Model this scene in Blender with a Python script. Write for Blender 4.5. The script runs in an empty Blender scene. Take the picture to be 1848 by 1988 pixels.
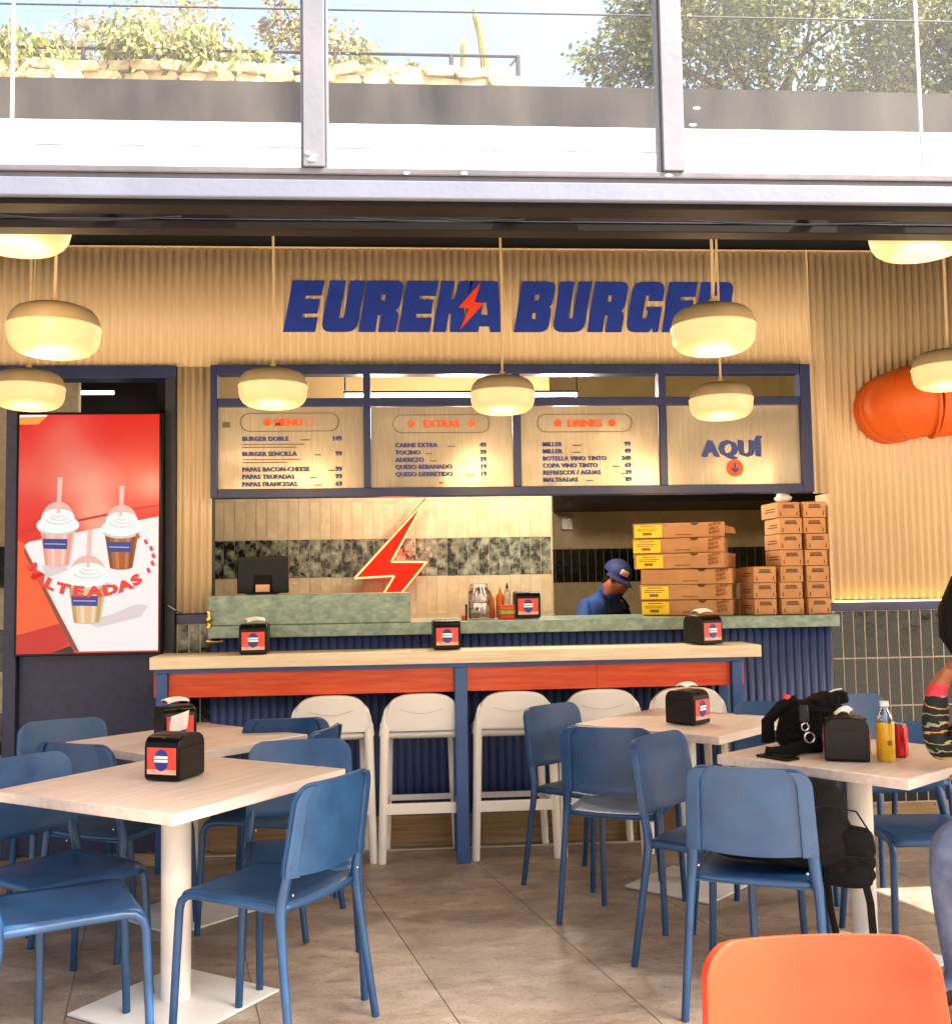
import bpy, bmesh, math, random
from mathutils import Vector, Matrix, Euler
R = math.radians
rnd = random.Random(7)
sc = bpy.context.scene
COL = sc.collection

# ---------------------------------------------------------------- camera, sky, sun, exposure
PITCH, YAW, ROLL = R(4.0), R(4.1), 0.0165
cam_d = bpy.data.cameras.new('camera')
cam = bpy.data.objects.new('camera', cam_d)
COL.objects.link(cam)
sc.camera = cam
cam_d.sensor_fit = 'HORIZONTAL'
cam_d.sensor_width = 36.0
cam_d.lens = 36.0 * 2020.0 / 1848.0
cam_d.clip_start = 0.02
cam_d.clip_end = 600
fw = Vector((math.sin(YAW) * math.cos(PITCH), math.cos(YAW) * math.cos(PITCH), math.sin(PITCH)))
rt = Vector((math.cos(YAW), -math.sin(YAW), 0))
up = rt.cross(fw)
rt2 = rt * math.cos(ROLL) - up * math.sin(ROLL)
up2 = rt2.cross(fw)
mw = Matrix((rt2, up2, -fw)).transposed().to_4x4()
mw.translation = Vector((0, 0, 1.38))
cam.matrix_world = mw

SUN_AZ = math.atan2(0.86, -0.40)      # towards +X, a little in front of the shop (-Y)
SUN_EL = R(50)
world = bpy.data.worlds.new('World')
sc.world = world
world.use_nodes = True
wn = world.node_tree
bg = wn.nodes['Background']
sky = wn.nodes.new('ShaderNodeTexSky')
sky.sky_type = 'NISHITA'
sky.sun_disc = False
sky.sun_elevation = SUN_EL
sky.sun_rotation = SUN_AZ
sky.dust_density = 9.0
sky.ozone_density = 1.0
wn.links.new(sky.outputs[0], bg.inputs['Color'])
bg.inputs['Strength'].default_value = 0.15

sun_d = bpy.data.lights.new('sun', 'SUN')
sun_d.energy = 4.0
sun_d.angle = R(0.5)
sun_d.color = (1.0, 0.95, 0.87)
sun = bpy.data.objects.new('sun', sun_d)
COL.objects.link(sun)
sdir = Vector((math.sin(SUN_AZ) * math.cos(SUN_EL), math.cos(SUN_AZ) * math.cos(SUN_EL), math.sin(SUN_EL)))
sun.rotation_euler = sdir.to_track_quat('Z', 'Y').to_euler()
sun.location = sdir * 40

sc.view_settings.view_transform = 'Standard'
sc.view_settings.look = 'None'
sc.view_settings.exposure = 2.15
sc.view_settings.gamma = 1.0
sc.view_settings.use_curve_mapping = False
sc.cycles.use_denoising = True
sc.cycles.max_bounces = 10
sc.cycles.diffuse_bounces = 5
sc.cycles.glossy_bounces = 4
sc.cycles.transmission_bounces = 6
sc.cycles.transparent_max_bounces = 12
sc.cycles.sample_clamp_indirect = 8.0
sc.cycles.caustics_reflective = False
sc.cycles.caustics_refractive = False

# ---------------------------------------------------------------- materials
def hexc(s):
    s = s.lstrip('#')
    out = []
    for i in (0, 2, 4):
        v = int(s[i:i + 2], 16) / 255
        out.append(v / 12.92 if v <= 0.04045 else ((v + 0.055) / 1.055) ** 2.4)
    return (out[0], out[1], out[2], 1)

def new_mat(name):
    m = bpy.data.materials.new(name)
    m.use_nodes = True
    nt = m.node_tree
    return m, nt, nt.nodes['Principled BSDF']

def N(nt, t, **kw):
    n = nt.nodes.new(t)
    for k, v in kw.items():
        if k in n.inputs:
            n.inputs[k].default_value = v
        else:
            setattr(n, k, v)
    return n

def ramp(nt, stops):
    n = nt.nodes.new('ShaderNodeValToRGB')
    e = n.color_ramp.elements
    while len(e) < len(stops):
        e.new(0.5)
    for i, (p, c) in enumerate(stops):
        e[i].position = p
        e[i].color = hexc(c) if isinstance(c, str) else c
    return n

def coords(nt, scale=(1, 1, 1), rand=0.0):
    tc = nt.nodes.new('ShaderNodeTexCoord')
    mp = nt.nodes.new('ShaderNodeMapping')
    mp.inputs['Scale'].default_value = scale
    nt.links.new(tc.outputs['Object'], mp.inputs['Vector'])
    if rand:
        oi = nt.nodes.new('ShaderNodeObjectInfo')
        ml = N(nt, 'ShaderNodeMath', operation='MULTIPLY')
        ml.inputs[1].default_value = rand
        nt.links.new(oi.outputs['Random'], ml.inputs[0])
        cb = nt.nodes.new('ShaderNodeCombineXYZ')
        nt.links.new(ml.outputs[0], cb.inputs[0])
        nt.links.new(ml.outputs[0], cb.inputs[1])
        nt.links.new(ml.outputs[0], cb.inputs[2])
        nt.links.new(cb.outputs[0], mp.inputs['Location'])
    return mp.outputs[0]

def M_noise(name, c1, c2, scale=8, rough=0.5, bump=0.0, bscale=None, stretch=(1, 1, 1), detail=6, metal=0.0, rand=0.0, lo=0.35, hi=0.65, rvar=0.0, spec=0.5, coat=0.0):
    m, nt, b = new_mat(name)
    v = coords(nt, stretch, rand)
    n = N(nt, 'ShaderNodeTexNoise', Scale=scale, Detail=detail, Roughness=0.6)
    nt.links.new(v, n.inputs['Vector'])
    r = ramp(nt, [(lo, c1), (hi, c2)])
    nt.links.new(n.outputs['Fac'], r.inputs[0])
    nt.links.new(r.outputs[0], b.inputs['Base Color'])
    b.inputs['Roughness'].default_value = rough
    b.inputs['Metallic'].default_value = metal
    b.inputs['Specular IOR Level'].default_value = spec
    b.inputs['Coat Weight'].default_value = coat
    if rvar:
        mr = N(nt, 'ShaderNodeMapRange')
        mr.inputs['To Min'].default_value = rough - rvar
        mr.inputs['To Max'].default_value = rough + rvar
        nt.links.new(n.outputs['Fac'], mr.inputs['Value'])
        nt.links.new(mr.outputs[0], b.inputs['Roughness'])
    if bump:
        n2 = N(nt, 'ShaderNodeTexNoise', Scale=bscale or scale * 3, Detail=4)
        nt.links.new(v, n2.inputs['Vector'])
        bp = N(nt, 'ShaderNodeBump', Strength=bump, Distance=0.01)
        nt.links.new(n2.outputs['Fac'], bp.inputs['Height'])
        nt.links.new(bp.outputs[0], b.inputs['Normal'])
    return m

def M_emit(name, col, strength, base=None):
    m, nt, b = new_mat(name)
    b.inputs['Base Color'].default_value = base or col
    b.inputs['Emission Color'].default_value = col
    b.inputs['Emission Strength'].default_value = strength
    b.inputs['Roughness'].default_value = 0.4
    return m

MT = {}
MT['cream'] = M_noise('cream_sheet', '#c2aa86', '#cfb893', 1.3, 0.45, 0.05, 40)
MT['cream_trim'] = M_noise('cream_trim', '#cfb68e', '#d8c29d', 6, 0.5)
MT['navy'] = M_noise('navy_paint', '#1a2247', '#222b54', 5, 0.4, 0.05, 60)
MT['navy_dark'] = M_noise('navy_dark_paint', '#14161f', '#1b1e2c', 5, 0.5, 0.05, 60)
MT['panel_navy'] = M_noise('door_navy', '#292b45', '#323450', 30, 0.55, 0.05, 80)
MT['counter_blue'] = M_noise('counter_blue', '#364470', '#41507c', 4, 0.42, 0.05, 50)
MT['bar_blue'] = M_noise('bar_blue', '#2c4d82', '#33568c', 6, 0.42, 0.04, 60)
MT['chair_blue'] = M_noise('chair_blue', '#163a62', '#204a73', 9, 0.38, 0.05, 90, rvar=0.22, detail=12)
MT['chair_orange'] = M_noise('chair_orange', '#d92f0d', '#e13814', 4, 0.42, 0.03, 160)
MT['orange_wood'] = M_noise('orange_wood', '#cc3c08', '#e05a1a', 6, 0.42, 0.15, 30, stretch=(0.6, 4, 9))
MT['duct'] = M_noise('duct_orange', '#c45004', '#d05a08', 5, 0.58, 0.25, 40)
MT['white_plastic'] = M_noise('white_plastic', '#f4ede0', '#faf4e9', 5, 0.4, 0.03, 90)
MT['white_metal'] = M_noise('white_metal', '#e2dcd2', '#ebe6de', 8, 0.38, 0.04, 70)
MT['wood_light'] = M_noise('wood_light', '#d6c09c', '#e6d6b8', 5, 0.5, 0.08, 40, stretch=(0.7, 6, 14), rand=30)
MT['tabletop'] = M_noise('table_laminate', '#c6b3a5', '#d9c9bc', 4, 0.38, 0.05, 60, stretch=(1.0, 9, 9), rand=30, rvar=0.06)
MT['stone'] = M_noise('green_stone', '#5a7468', '#93a795', 22, 0.3, 0.05, 60, stretch=(1, 1, 1.6), detail=10, lo=0.3, hi=0.72)
MT['tile_dark'] = M_noise('dark_glazed_tile', '#0b0f10', '#23291f', 16, 0.12, 0.25, 10, detail=8, rand=60, lo=0.42, hi=0.78, spec=0.35)
MT['tile_green'] = M_noise('mottled_green_tile', '#10150f', '#8d8f78', 15, 0.1, 0.8, 18, detail=5, rand=60, lo=0.42, hi=0.68)
MT['tile_beige'] = M_noise('beige_glazed_tile', '#ad9a78', '#bfac8a', 5, 0.1, 0.6, 13, rand=60)
MT['grout'] = M_noise('grout', '#b3a489', '#c4b69c', 30, 0.85)
MT['grout_cream'] = M_noise('grout_cream', '#a08d6c', '#ad9a78', 30, 0.85)
MT['cardboard'] = M_noise('cardboard', '#b07e50', '#c08e60', 8, 0.8, 0.1, 60, rand=20)
MT['print_brown'] = M_noise('print_brown', '#4a3320', '#573d27', 30, 0.85)
MT['print_rust'] = M_noise('print_rust', '#80451f', '#8f5228', 30, 0.85)
MT['yellow_label'] = M_noise('yellow_label', '#f4c400', '#fbd010', 20, 0.5)
MT['print_olive'] = M_noise('print_olive', '#7a5c08', '#8a6a10', 20, 0.6)
MT['black_plastic'] = M_noise('black_plastic', '#060505', '#0b0a09', 20, 0.3, 0.05, 120, spec=0.22)
MT['grey_plastic'] = M_noise('grey_brown_plastic', '#1c1814', '#241f19', 25, 0.5, 0.1, 200, spec=0.25)
MT['black_cloth'] = M_noise('black_cloth', '#050405', '#0d0a0b', 9, 0.8, 0.5, 160, spec=0.15)
MT['black_strap'] = M_noise('black_strap', '#080607', '#100d0d', 60, 0.65, 0.5, 300, spec=0.15)
MT['metal'] = M_noise('brushed_metal', '#a7a6a4', '#c8c7c4', 12, 0.25, metal=1.0)
MT['brass'] = M_noise('brass', '#c79a44', '#dcb565', 12, 0.22, metal=1.0)
MT['label_red'] = M_noise('label_red', '#d2392c', '#dc4a3c', 20, 0.4)
MT['label_blue'] = M_noise('label_blue', '#1c2a78', '#233286', 20, 0.45)
MT['label_white'] = M_noise('label_white', '#e6e2da', '#efece6', 20, 0.5)
MT['label_peach'] = M_noise('label_peach', '#e8a184', '#f0b294', 20, 0.5)
MT['napkin'] = M_noise('napkin_paper', '#e4dcd0', '#efe9e0', 30, 0.9, 0.4, 60)
MT['sign_blue'] = M_noise('sign_blue', '#0a2a86', '#0f3296', 8, 0.5)
MT['sign_orange'] = M_noise('sign_orange', '#d1381a', '#dc431f', 8, 0.45)
MT['menu_blue'] = M_noise('menu_blue', '#26336e', '#2c3a79', 10, 0.5)
MT['menu_orange'] = M_noise('menu_orange', '#e34a10', '#ea5417', 10, 0.5)
MT['menu_fine'] = M_noise('menu_fine_print', '#54452a', '#5e4e32', 10, 0.5)
MT['soffit'] = M_noise('dark_soffit', '#0d0806', '#150e0a', 6, 0.8)
MT['steel_brown'] = M_noise('brown_steel', '#0a0503', '#130a06', 7, 0.6, 0.05, 50, spec=0.15)
MT['frame_grey'] = M_noise('grey_frame_paint', '#5f6068', '#6d6e77', 6, 0.42, 0.08, 60, lo=0.2, hi=0.8)
MT['beam_grey'] = M_noise('beam_grey_paint', '#5b6070', '#686d7c', 6, 0.42, 0.08, 60, lo=0.2, hi=0.8)
MT['frame_dark'] = M_noise('grey_frame_lower', '#4b494f', '#5c5a60', 5, 0.5, 0.12, 60)
MT['white_wall'] = M_noise('white_render', '#e4e4e4', '#eeeeee', 4, 0.7)
MT['gap_blue'] = M_noise('gap_blue', '#5e86a0', '#6b94ad', 4, 0.7)
MT['dark_concrete'] = M_noise('dark_concrete', '#0e0c0b', '#4a433d', 1.6, 0.9, 0.25, 12, stretch=(1, 1, 0.35), detail=12, lo=0.3, hi=0.8, spec=0.2)
MT['rock'] = M_noise('pale_rock', '#a08a62', '#cdb88c', 5, 0.9, 0.8, 8)
MT['rail_iron'] = M_noise('rail_iron', '#2a2727', '#383433', 10, 0.6)
MT['cactus'] = M_noise('cactus_skin', '#7a7434', '#96904a', 6, 0.7, 0.4, 40, stretch=(1, 1, 0.2))
MT['bark'] = M_noise('bark', '#3d2f22', '#5c4937', 8, 0.9, 0.6, 20, stretch=(1, 1, 0.3))
MT['ground'] = M_noise('plaza_paving', '#a79a8a', '#b8ac9c', 2, 0.85, 0.1, 40)
MT['soil'] = M_noise('soil', '#4a3f30', '#5f5240', 1.5, 0.95)
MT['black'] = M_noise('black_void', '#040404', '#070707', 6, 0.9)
MT['hood'] = M_noise('hood_steel', '#0d0c0b', '#1a1815', 8, 0.45)
MT['plaster'] = M_noise('plaster', '#a68a5e', '#b3976a', 2, 0.8, 0.05, 30)
MT['stained'] = M_noise('stained_steel', '#a08b60', '#c7b083', 2.2, 0.4, 0.1, 20, metal=0.0)
MT['ochre'] = M_noise('ochre_plaster', '#b39a62', '#c2a970', 3, 0.85)
MT['skin'] = M_noise('skin', '#8a4f31', '#99593a', 12, 0.5, 0.05, 80)
MT['hair'] = M_noise('black_hair', '#020202', '#060504', 40, 0.5, 0.6, 90, stretch=(6, 6, 0.4), spec=0.12)
MT['shirt'] = M_noise('blue_shirt', '#1c3a78', '#254686', 7, 0.8, 0.3, 60)
MT['cap'] = M_noise('cap_navy', '#121b4a', '#1a2458', 9, 0.75, 0.3, 80)
MT['apron'] = M_noise('apron_black', '#020202', '#060606', 9, 0.8, 0.3, 80, spec=0.1)
MT['denim'] = M_noise('denim', '#566080', '#808aa8', 9, 0.85, 0.9, 26, detail=9)
MT['cuff'] = M_noise('red_cuff', '#c22438', '#d3384a', 20, 0.8, 0.4, 120)
MT['shoe'] = M_noise('shoe', '#151515', '#222', 20, 0.6) if False else M_noise('shoe', '#151515', '#222222', 20, 0.6)
MT['can_red'] = M_noise('can_red', '#a80d14', '#bd141c', 20, 0.25, metal=0.4)
MT['juice'] = M_noise('juice', '#d8a414', '#e2b324', 12, 0.25)
MT['bottle_cap'] = M_noise('bottle_cap', '#dcd8de', '#e6e3e8', 12, 0.4)
MT['sauce_orange'] = M_noise('sauce_orange', '#c4640c', '#d2741a', 12, 0.35)
MT['basket_red'] = M_noise('basket_red', '#d23412', '#dd4220', 12, 0.4)
MT['basket_green'] = M_noise('basket_green', '#8fa01c', '#9fae2c', 12, 0.4)
MT['packet'] = M_noise('packets', '#7c2a22', '#e0c9b4', 9, 0.5, 0.3, 40, stretch=(1, 1, 5), lo=0.42, hi=0.55)
MT['lamp_cap'] = M_noise('lamp_cap', '#887858', '#938263', 14, 0.6, 0.1, 160)
MT['cord'] = M_noise('lamp_cord', '#b59c72', '#c4ac84', 14, 0.6)
MT['plinth'] = M_noise('plinth_wood', '#86663f', '#a9895d', 4, 0.5, 0.1, 30, stretch=(0.5, 5, 12), rand=30)
MT['strip'] = M_noise('pale_strip', '#cbb9a2', '#d8c8b3', 9, 0.5)
MT['marked_fan'] = M_noise('patterned_knit', '#0a090b', '#17121a', 10, 0.8, 0.4, 80)

# printed flecks on the knit sweater
m, nt, b = new_mat('patterned_sweater')
v = coords(nt, (1, 1, 2.2))
wv = N(nt, 'ShaderNodeTexWave', Scale=5.0, Distortion=7.0, Detail=2.0, wave_type='BANDS', bands_direction='Z')
wv.inputs['Detail Scale'].default_value = 3.0
nt.links.new(v, wv.inputs['Vector'])
vo = N(nt, 'ShaderNodeTexVoronoi', Scale=9.0)
nt.links.new(v, vo.inputs['Vector'])
sp = nt.nodes.new('ShaderNodeSeparateColor')
nt.links.new(vo.outputs['Color'], sp.inputs[0])
hue = ramp(nt, [(0.0, '#c8344a'), (0.4, '#b9ac3c'), (0.6, '#5a7a80'), (0.8, '#b04668'), (1.0, '#8a8c92')])
nt.links.new(sp.outputs[0], hue.inputs[0])
msk = ramp(nt, [(0.0, '#000000'), (0.90, '#000000'), (0.95, '#ffffff'), (1.0, '#ffffff')])
nt.links.new(wv.outputs['Fac'], msk.inputs[0])
mxw = N(nt, 'ShaderNodeMix', data_type='RGBA')
mxw.inputs['A'].default_value = hexc('#0b090c')
nt.links.new(msk.outputs[0], mxw.inputs['Factor'])
nt.links.new(hue.outputs[0], mxw.inputs['B'])
nt.links.new(mxw.outputs['Result'], b.inputs['Base Color'])
b.inputs['Roughness'].default_value = 0.8
MT['sweater'] = m

# floor tile: brown grey stone with streaks across the room
m, nt, b = new_mat('floor_stone_tile')
tc = nt.nodes.new('ShaderNodeTexCoord')
oi = nt.nodes.new('ShaderNodeObjectInfo')
geo = nt.nodes.new('ShaderNodeNewGeometry')
mp = nt.nodes.new('ShaderNodeMapping')
mp.inputs['Scale'].default_value = (1.0, 1.9, 1)
mp.inputs['Rotation'].default_value = (0, 0, R(-8))
nt.links.new(geo.outputs['Position'], mp.inputs['Vector'])
n1 = N(nt, 'ShaderNodeTexNoise', Scale=2.4, Detail=9, Roughness=0.68, Distortion=0.6)
nt.links.new(mp.outputs[0], n1.inputs['Vector'])
n2 = N(nt, 'ShaderNodeTexNoise', Scale=9.0, Detail=8, Roughness=0.7)
nt.links.new(mp.outputs[0], n2.inputs['Vector'])
r1 = ramp(nt, [(0.26, '#7a6c5e'), (0.42, '#99897a'), (0.58, '#afa193'), (0.74, '#d3cabf')])
nt.links.new(n1.outputs['Fac'], r1.inputs[0])
r2 = ramp(nt, [(0.3, '#a39a90'), (0.48, '#f2eee8'), (0.72, '#ffffff'), (0.82, '#ffffff')])
nt.links.new(n2.outputs['Fac'], r2.inputs[0])
mx = N(nt, 'ShaderNodeMix', data_type='RGBA', blend_type='MULTIPLY')
mx.inputs['Factor'].default_value = 0.75
nt.links.new(r1.outputs[0], mx.inputs['A'])
nt.links.new(r2.outputs[0], mx.inputs['B'])
n3 = N(nt, 'ShaderNodeTexNoise', Scale=85.0, Detail=4, Roughness=0.7)
nt.links.new(geo.outputs['Position'], n3.inputs['Vector'])
r3 = ramp(nt, [(0.32, '#c2bab2'), (0.5, '#f6f4f2'), (0.7, '#ffffff')])
nt.links.new(n3.outputs['Fac'], r3.inputs[0])
mx3 = N(nt, 'ShaderNodeMix', data_type='RGBA', blend_type='MULTIPLY')
mx3.inputs['Factor'].default_value = 0.8
nt.links.new(mx.outputs['Result'], mx3.inputs['A'])
nt.links.new(r3.outputs[0], mx3.inputs['B'])
hs = nt.nodes.new('ShaderNodeHueSaturation')
mr = N(nt, 'ShaderNodeMapRange')
mr.inputs['To Min'].default_value = 0.92
mr.inputs['To Max'].default_value = 1.08
nt.links.new(oi.outputs['Random'], mr.inputs['Value'])
nt.links.new(mr.outputs[0], hs.inputs['Value'])
nt.links.new(mx3.outputs['Result'], hs.inputs['Color'])
nt.links.new(hs.outputs[0], b.inputs['Base Color'])
rr = N(nt, 'ShaderNodeMapRange')
rr.inputs['To Min'].default_value = 0.32
rr.inputs['To Max'].default_value = 0.55
nt.links.new(n2.outputs['Fac'], rr.inputs['Value'])
nt.links.new(rr.outputs[0], b.inputs['Roughness'])
bp = N(nt, 'ShaderNodeBump', Strength=0.15, Distance=0.01)
nt.links.new(n2.outputs['Fac'], bp.inputs['Height'])
nt.links.new(bp.outputs[0], b.inputs['Normal'])
MT['floor'] = m

# menu panel: champagne metal sheet, slightly wavy
m, nt, b = new_mat('menu_metal')
v = coords(nt, (1, 1, 1))
n1 = N(nt, 'ShaderNodeTexNoise', Scale=1.6, Detail=1.5, Distortion=0.8)
nt.links.new(v, n1.inputs['Vector'])
bp = N(nt, 'ShaderNodeBump', Strength=0.45, Distance=0.06)
nt.links.new(n1.outputs['Fac'], bp.inputs['Height'])
nt.links.new(bp.outputs[0], b.inputs['Normal'])
n2 = N(nt, 'ShaderNodeTexNoise', Scale=14.0, Detail=6)
v2 = coords(nt, (8, 1, 0.5))
nt.links.new(v2, n2.inputs['Vector'])
rp = ramp(nt, [(0.3, '#a89c86'), (0.7, '#b9ad97')])
nt.links.new(n2.outputs['Fac'], rp.inputs[0])
nt.links.new(rp.outputs[0], b.inputs['Base Color'])
b.inputs['Metallic'].default_value = 0.5
b.inputs['Roughness'].default_value = 0.27
MT['menu_metal'] = m

# dusty window glass; its pale film also stands in for a reflected haze
m, nt, b = new_mat('dusty_hazed_glass')
nt.nodes.remove(b)
out = nt.nodes['Material Output']
tr = N(nt, 'ShaderNodeBsdfTransparent')
tr.inputs[0].default_value = (0.95, 0.965, 0.97, 1)
gl = N(nt, 'ShaderNodeBsdfGlossy', Roughness=0.03)
df = N(nt, 'ShaderNodeBsdfDiffuse')
df.inputs[0].default_value = hexc('#b9b2a8')
v = coords(nt, (1, 1, 0.35), 20)
nz = N(nt, 'ShaderNodeTexNoise', Scale=3.0, Detail=7, Roughness=0.7)
nt.links.new(v, nz.inputs['Vector'])
mrg = N(nt, 'ShaderNodeMapRange')
mrg.inputs['From Min'].default_value = 0.3
mrg.inputs['From Max'].default_value = 0.75
mrg.inputs['To Min'].default_value = 0.008
mrg.inputs['To Max'].default_value = 0.05
nt.links.new(nz.outputs['Fac'], mrg.inputs['Value'])
m1 = nt.nodes.new('ShaderNodeMixShader')
m1.inputs[0].default_value = 0.02
nt.links.new(tr.outputs[0], m1.inputs[1])
nt.links.new(gl.outputs[0], m1.inputs[2])
m2 = nt.nodes.new('ShaderNodeMixShader')
nt.links.new(mrg.outputs[0], m2.inputs[0])
nt.links.new(m1.outputs[0], m2.inputs[1])
nt.links.new(df.outputs[0], m2.inputs[2])
nt.links.new(m2.outputs[0], out.inputs[0])
MT['glass'] = m

# clear plastic (bottle neck, jars)
m, nt, b = new_mat('clear_plastic')
nt.nodes.remove(b)
out = nt.nodes['Material Output']
tr = N(nt, 'ShaderNodeBsdfTransparent')
tr.inputs[0].default_value = (0.86, 0.86, 0.86, 1)
gl = N(nt, 'ShaderNodeBsdfGlossy', Roughness=0.08)
m1 = nt.nodes.new('ShaderNodeMixShader')
m1.inputs[0].default_value = 0.22
nt.links.new(tr.outputs[0], m1.inputs[1])
nt.links.new(gl.outputs[0], m1.inputs[2])
nt.links.new(m1.outputs[0], out.inputs[0])
MT['clear'] = m

# lamps, tubes, screen
MT['lamp_glow'] = M_emit('lamp_glow', (1.0, 0.69, 0.31, 1), 0.18, hexc('#7d6a40'))
MT['lamp_core'] = M_emit('lamp_core', (1.0, 0.80, 0.44, 1), 0.30, hexc('#7d6a40'))
MT['tube'] = M_emit('tube_glow', (1.0, 0.97, 0.88, 1), 1.2)
MT['neon_core'] = M_emit('neon_core', (1.0, 0.42, 0.16, 1), 0.6, hexc('#3a0a04'))
MT['neon_plate'] = M_emit('neon_plate', (0.95, 0.025, 0.008, 1), 0.17, hexc('#3a0603'))
MT['neon_plate'].node_tree.nodes['Principled BSDF'].inputs['Specular IOR Level'].default_value = 0.05
MT['neon_plate'].node_tree.nodes['Principled BSDF'].inputs['Emission Strength'].default_value = 0.26
MT['led_warm'] = M_emit('led_warm', (1.0, 0.62, 0.2, 1), 2.6)

def M_screen(name, col, s=0.2):
    c = hexc(col)
    return M_emit(name, c, s, (c[0] * 0.1, c[1] * 0.1, c[2] * 0.1, 1))
m, nt, b = new_mat('screen_red')
gx = nt.nodes.new('ShaderNodeNewGeometry')
acc = None
for (cx, cz, rad, wt) in ((-1.62, 1.93, 0.30, 1.0), (-1.58, 1.72, 0.20, 0.8), (-1.29, 1.93, 0.16, 0.8), (-1.93, 1.98, 0.30, 0.5), (-1.75, 2.2, 0.25, 0.5)):
    dd = N(nt, 'ShaderNodeVectorMath', operation='DISTANCE')
    dd.inputs[1].default_value = (cx, 5.543, cz)
    nt.links.new(gx.outputs['Position'], dd.inputs[0])
    mr_ = N(nt, 'ShaderNodeMapRange', interpolation_type='SMOOTHSTEP')
    mr_.inputs['From Min'].default_value = rad
    mr_.inputs['From Max'].default_value = 0.0
    mr_.inputs['To Min'].default_value = 0.0
    mr_.inputs['To Max'].default_value = wt
    nt.links.new(dd.outputs['Value'], mr_.inputs['Value'])
    if acc is None:
        acc = mr_.outputs[0]
    else:
        ad = N(nt, 'ShaderNodeMath', operation='ADD')
        nt.links.new(acc, ad.inputs[0])
        nt.links.new(mr_.outputs[0], ad.inputs[1])
        acc = ad.outputs[0]
rp = ramp(nt, [(0.0, '#ee1a12'), (0.35, '#f4463c'), (0.8, '#fc8a72'), (1.0, '#ffa688')])
nt.links.new(acc, rp.inputs[0])
nt.links.new(rp.outputs[0], b.inputs['Emission Color'])
b.inputs['Emission Strength'].default_value = 0.2
b.inputs['Base Color'].default_value = (0.02, 0.005, 0.005, 1)
b.inputs['Roughness'].default_value = 0.3
MT['scr_red'] = m
for k, c in dict(scr_table='#f4eff0', scr_orange='#ef5a20', scr_darkred='#c81408', scr_edge='#8a3a26', scr_black='#080606', scr_pink='#f2b3a0', scr_choc='#a8581e', scr_coffee='#e0bd8c', scr_cream='#fbfaf8', scr_lid='#ecdcd8', scr_straw='#f2bdb6', scr_blue='#26348c', scr_text='#e8322a', scr_shade='#dccfd0', scr_swirl='#d9dadf', scr_dome='#e8b8ae', scr_yellow='#f0a040', scr_peach='#ffb494').items():
    MT[k] = M_screen(k, c)

for k, c in dict(scr_pink_d='#e09a8a', scr_pink_l='#f9cfc2', scr_choc_d='#7e3c10', scr_choc_l='#c2783a', scr_coffee_d='#c09a64', scr_coffee_l='#efd7b2', scr_cream_d='#cfcdd2').items():
    MT[k] = M_screen(k, c)

def M_leaf(name, c1, c2, c3):
    m, nt, b = new_mat(name)
    oi = nt.nodes.new('ShaderNodeNewGeometry')
    r = ramp(nt, [(0.0, c1), (0.55, c2), (1.0, c3)])
    nt.links.new(oi.outputs['Random Per Island'], r.inputs[0])
    nt.links.new(r.outputs[0], b.inputs['Base Color'])
    b.inputs['Roughness'].default_value = 0.6
    tl = N(nt, 'ShaderNodeBsdfTranslucent')
    nt.links.new(r.outputs[0], tl.inputs[0])
    mxs = nt.nodes.new('ShaderNodeMixShader')
    mxs.inputs[0].default_value = 0.35
    nt.links.new(b.outputs[0], mxs.inputs[1])
    nt.links.new(tl.outputs[0], mxs.inputs[2])
    nt.links.new(mxs.outputs[0], nt.nodes['Material Output'].inputs[0])
    return m
MT['leaf_dark'] = M_leaf('leaf_dark', '#2f3a18', '#4e5a28', '#7c8440')
MT['leaf_olive'] = M_leaf('leaf_olive', '#5f5c30', '#858148', '#b3ac6a')
MT['leaf_dry'] = M_leaf('leaf_dry', '#857556', '#a6956f', '#c2b28c')
MT['leaf_bright'] = M_leaf('leaf_bright', '#55622a', '#86923e', '#b2b85c')

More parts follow.
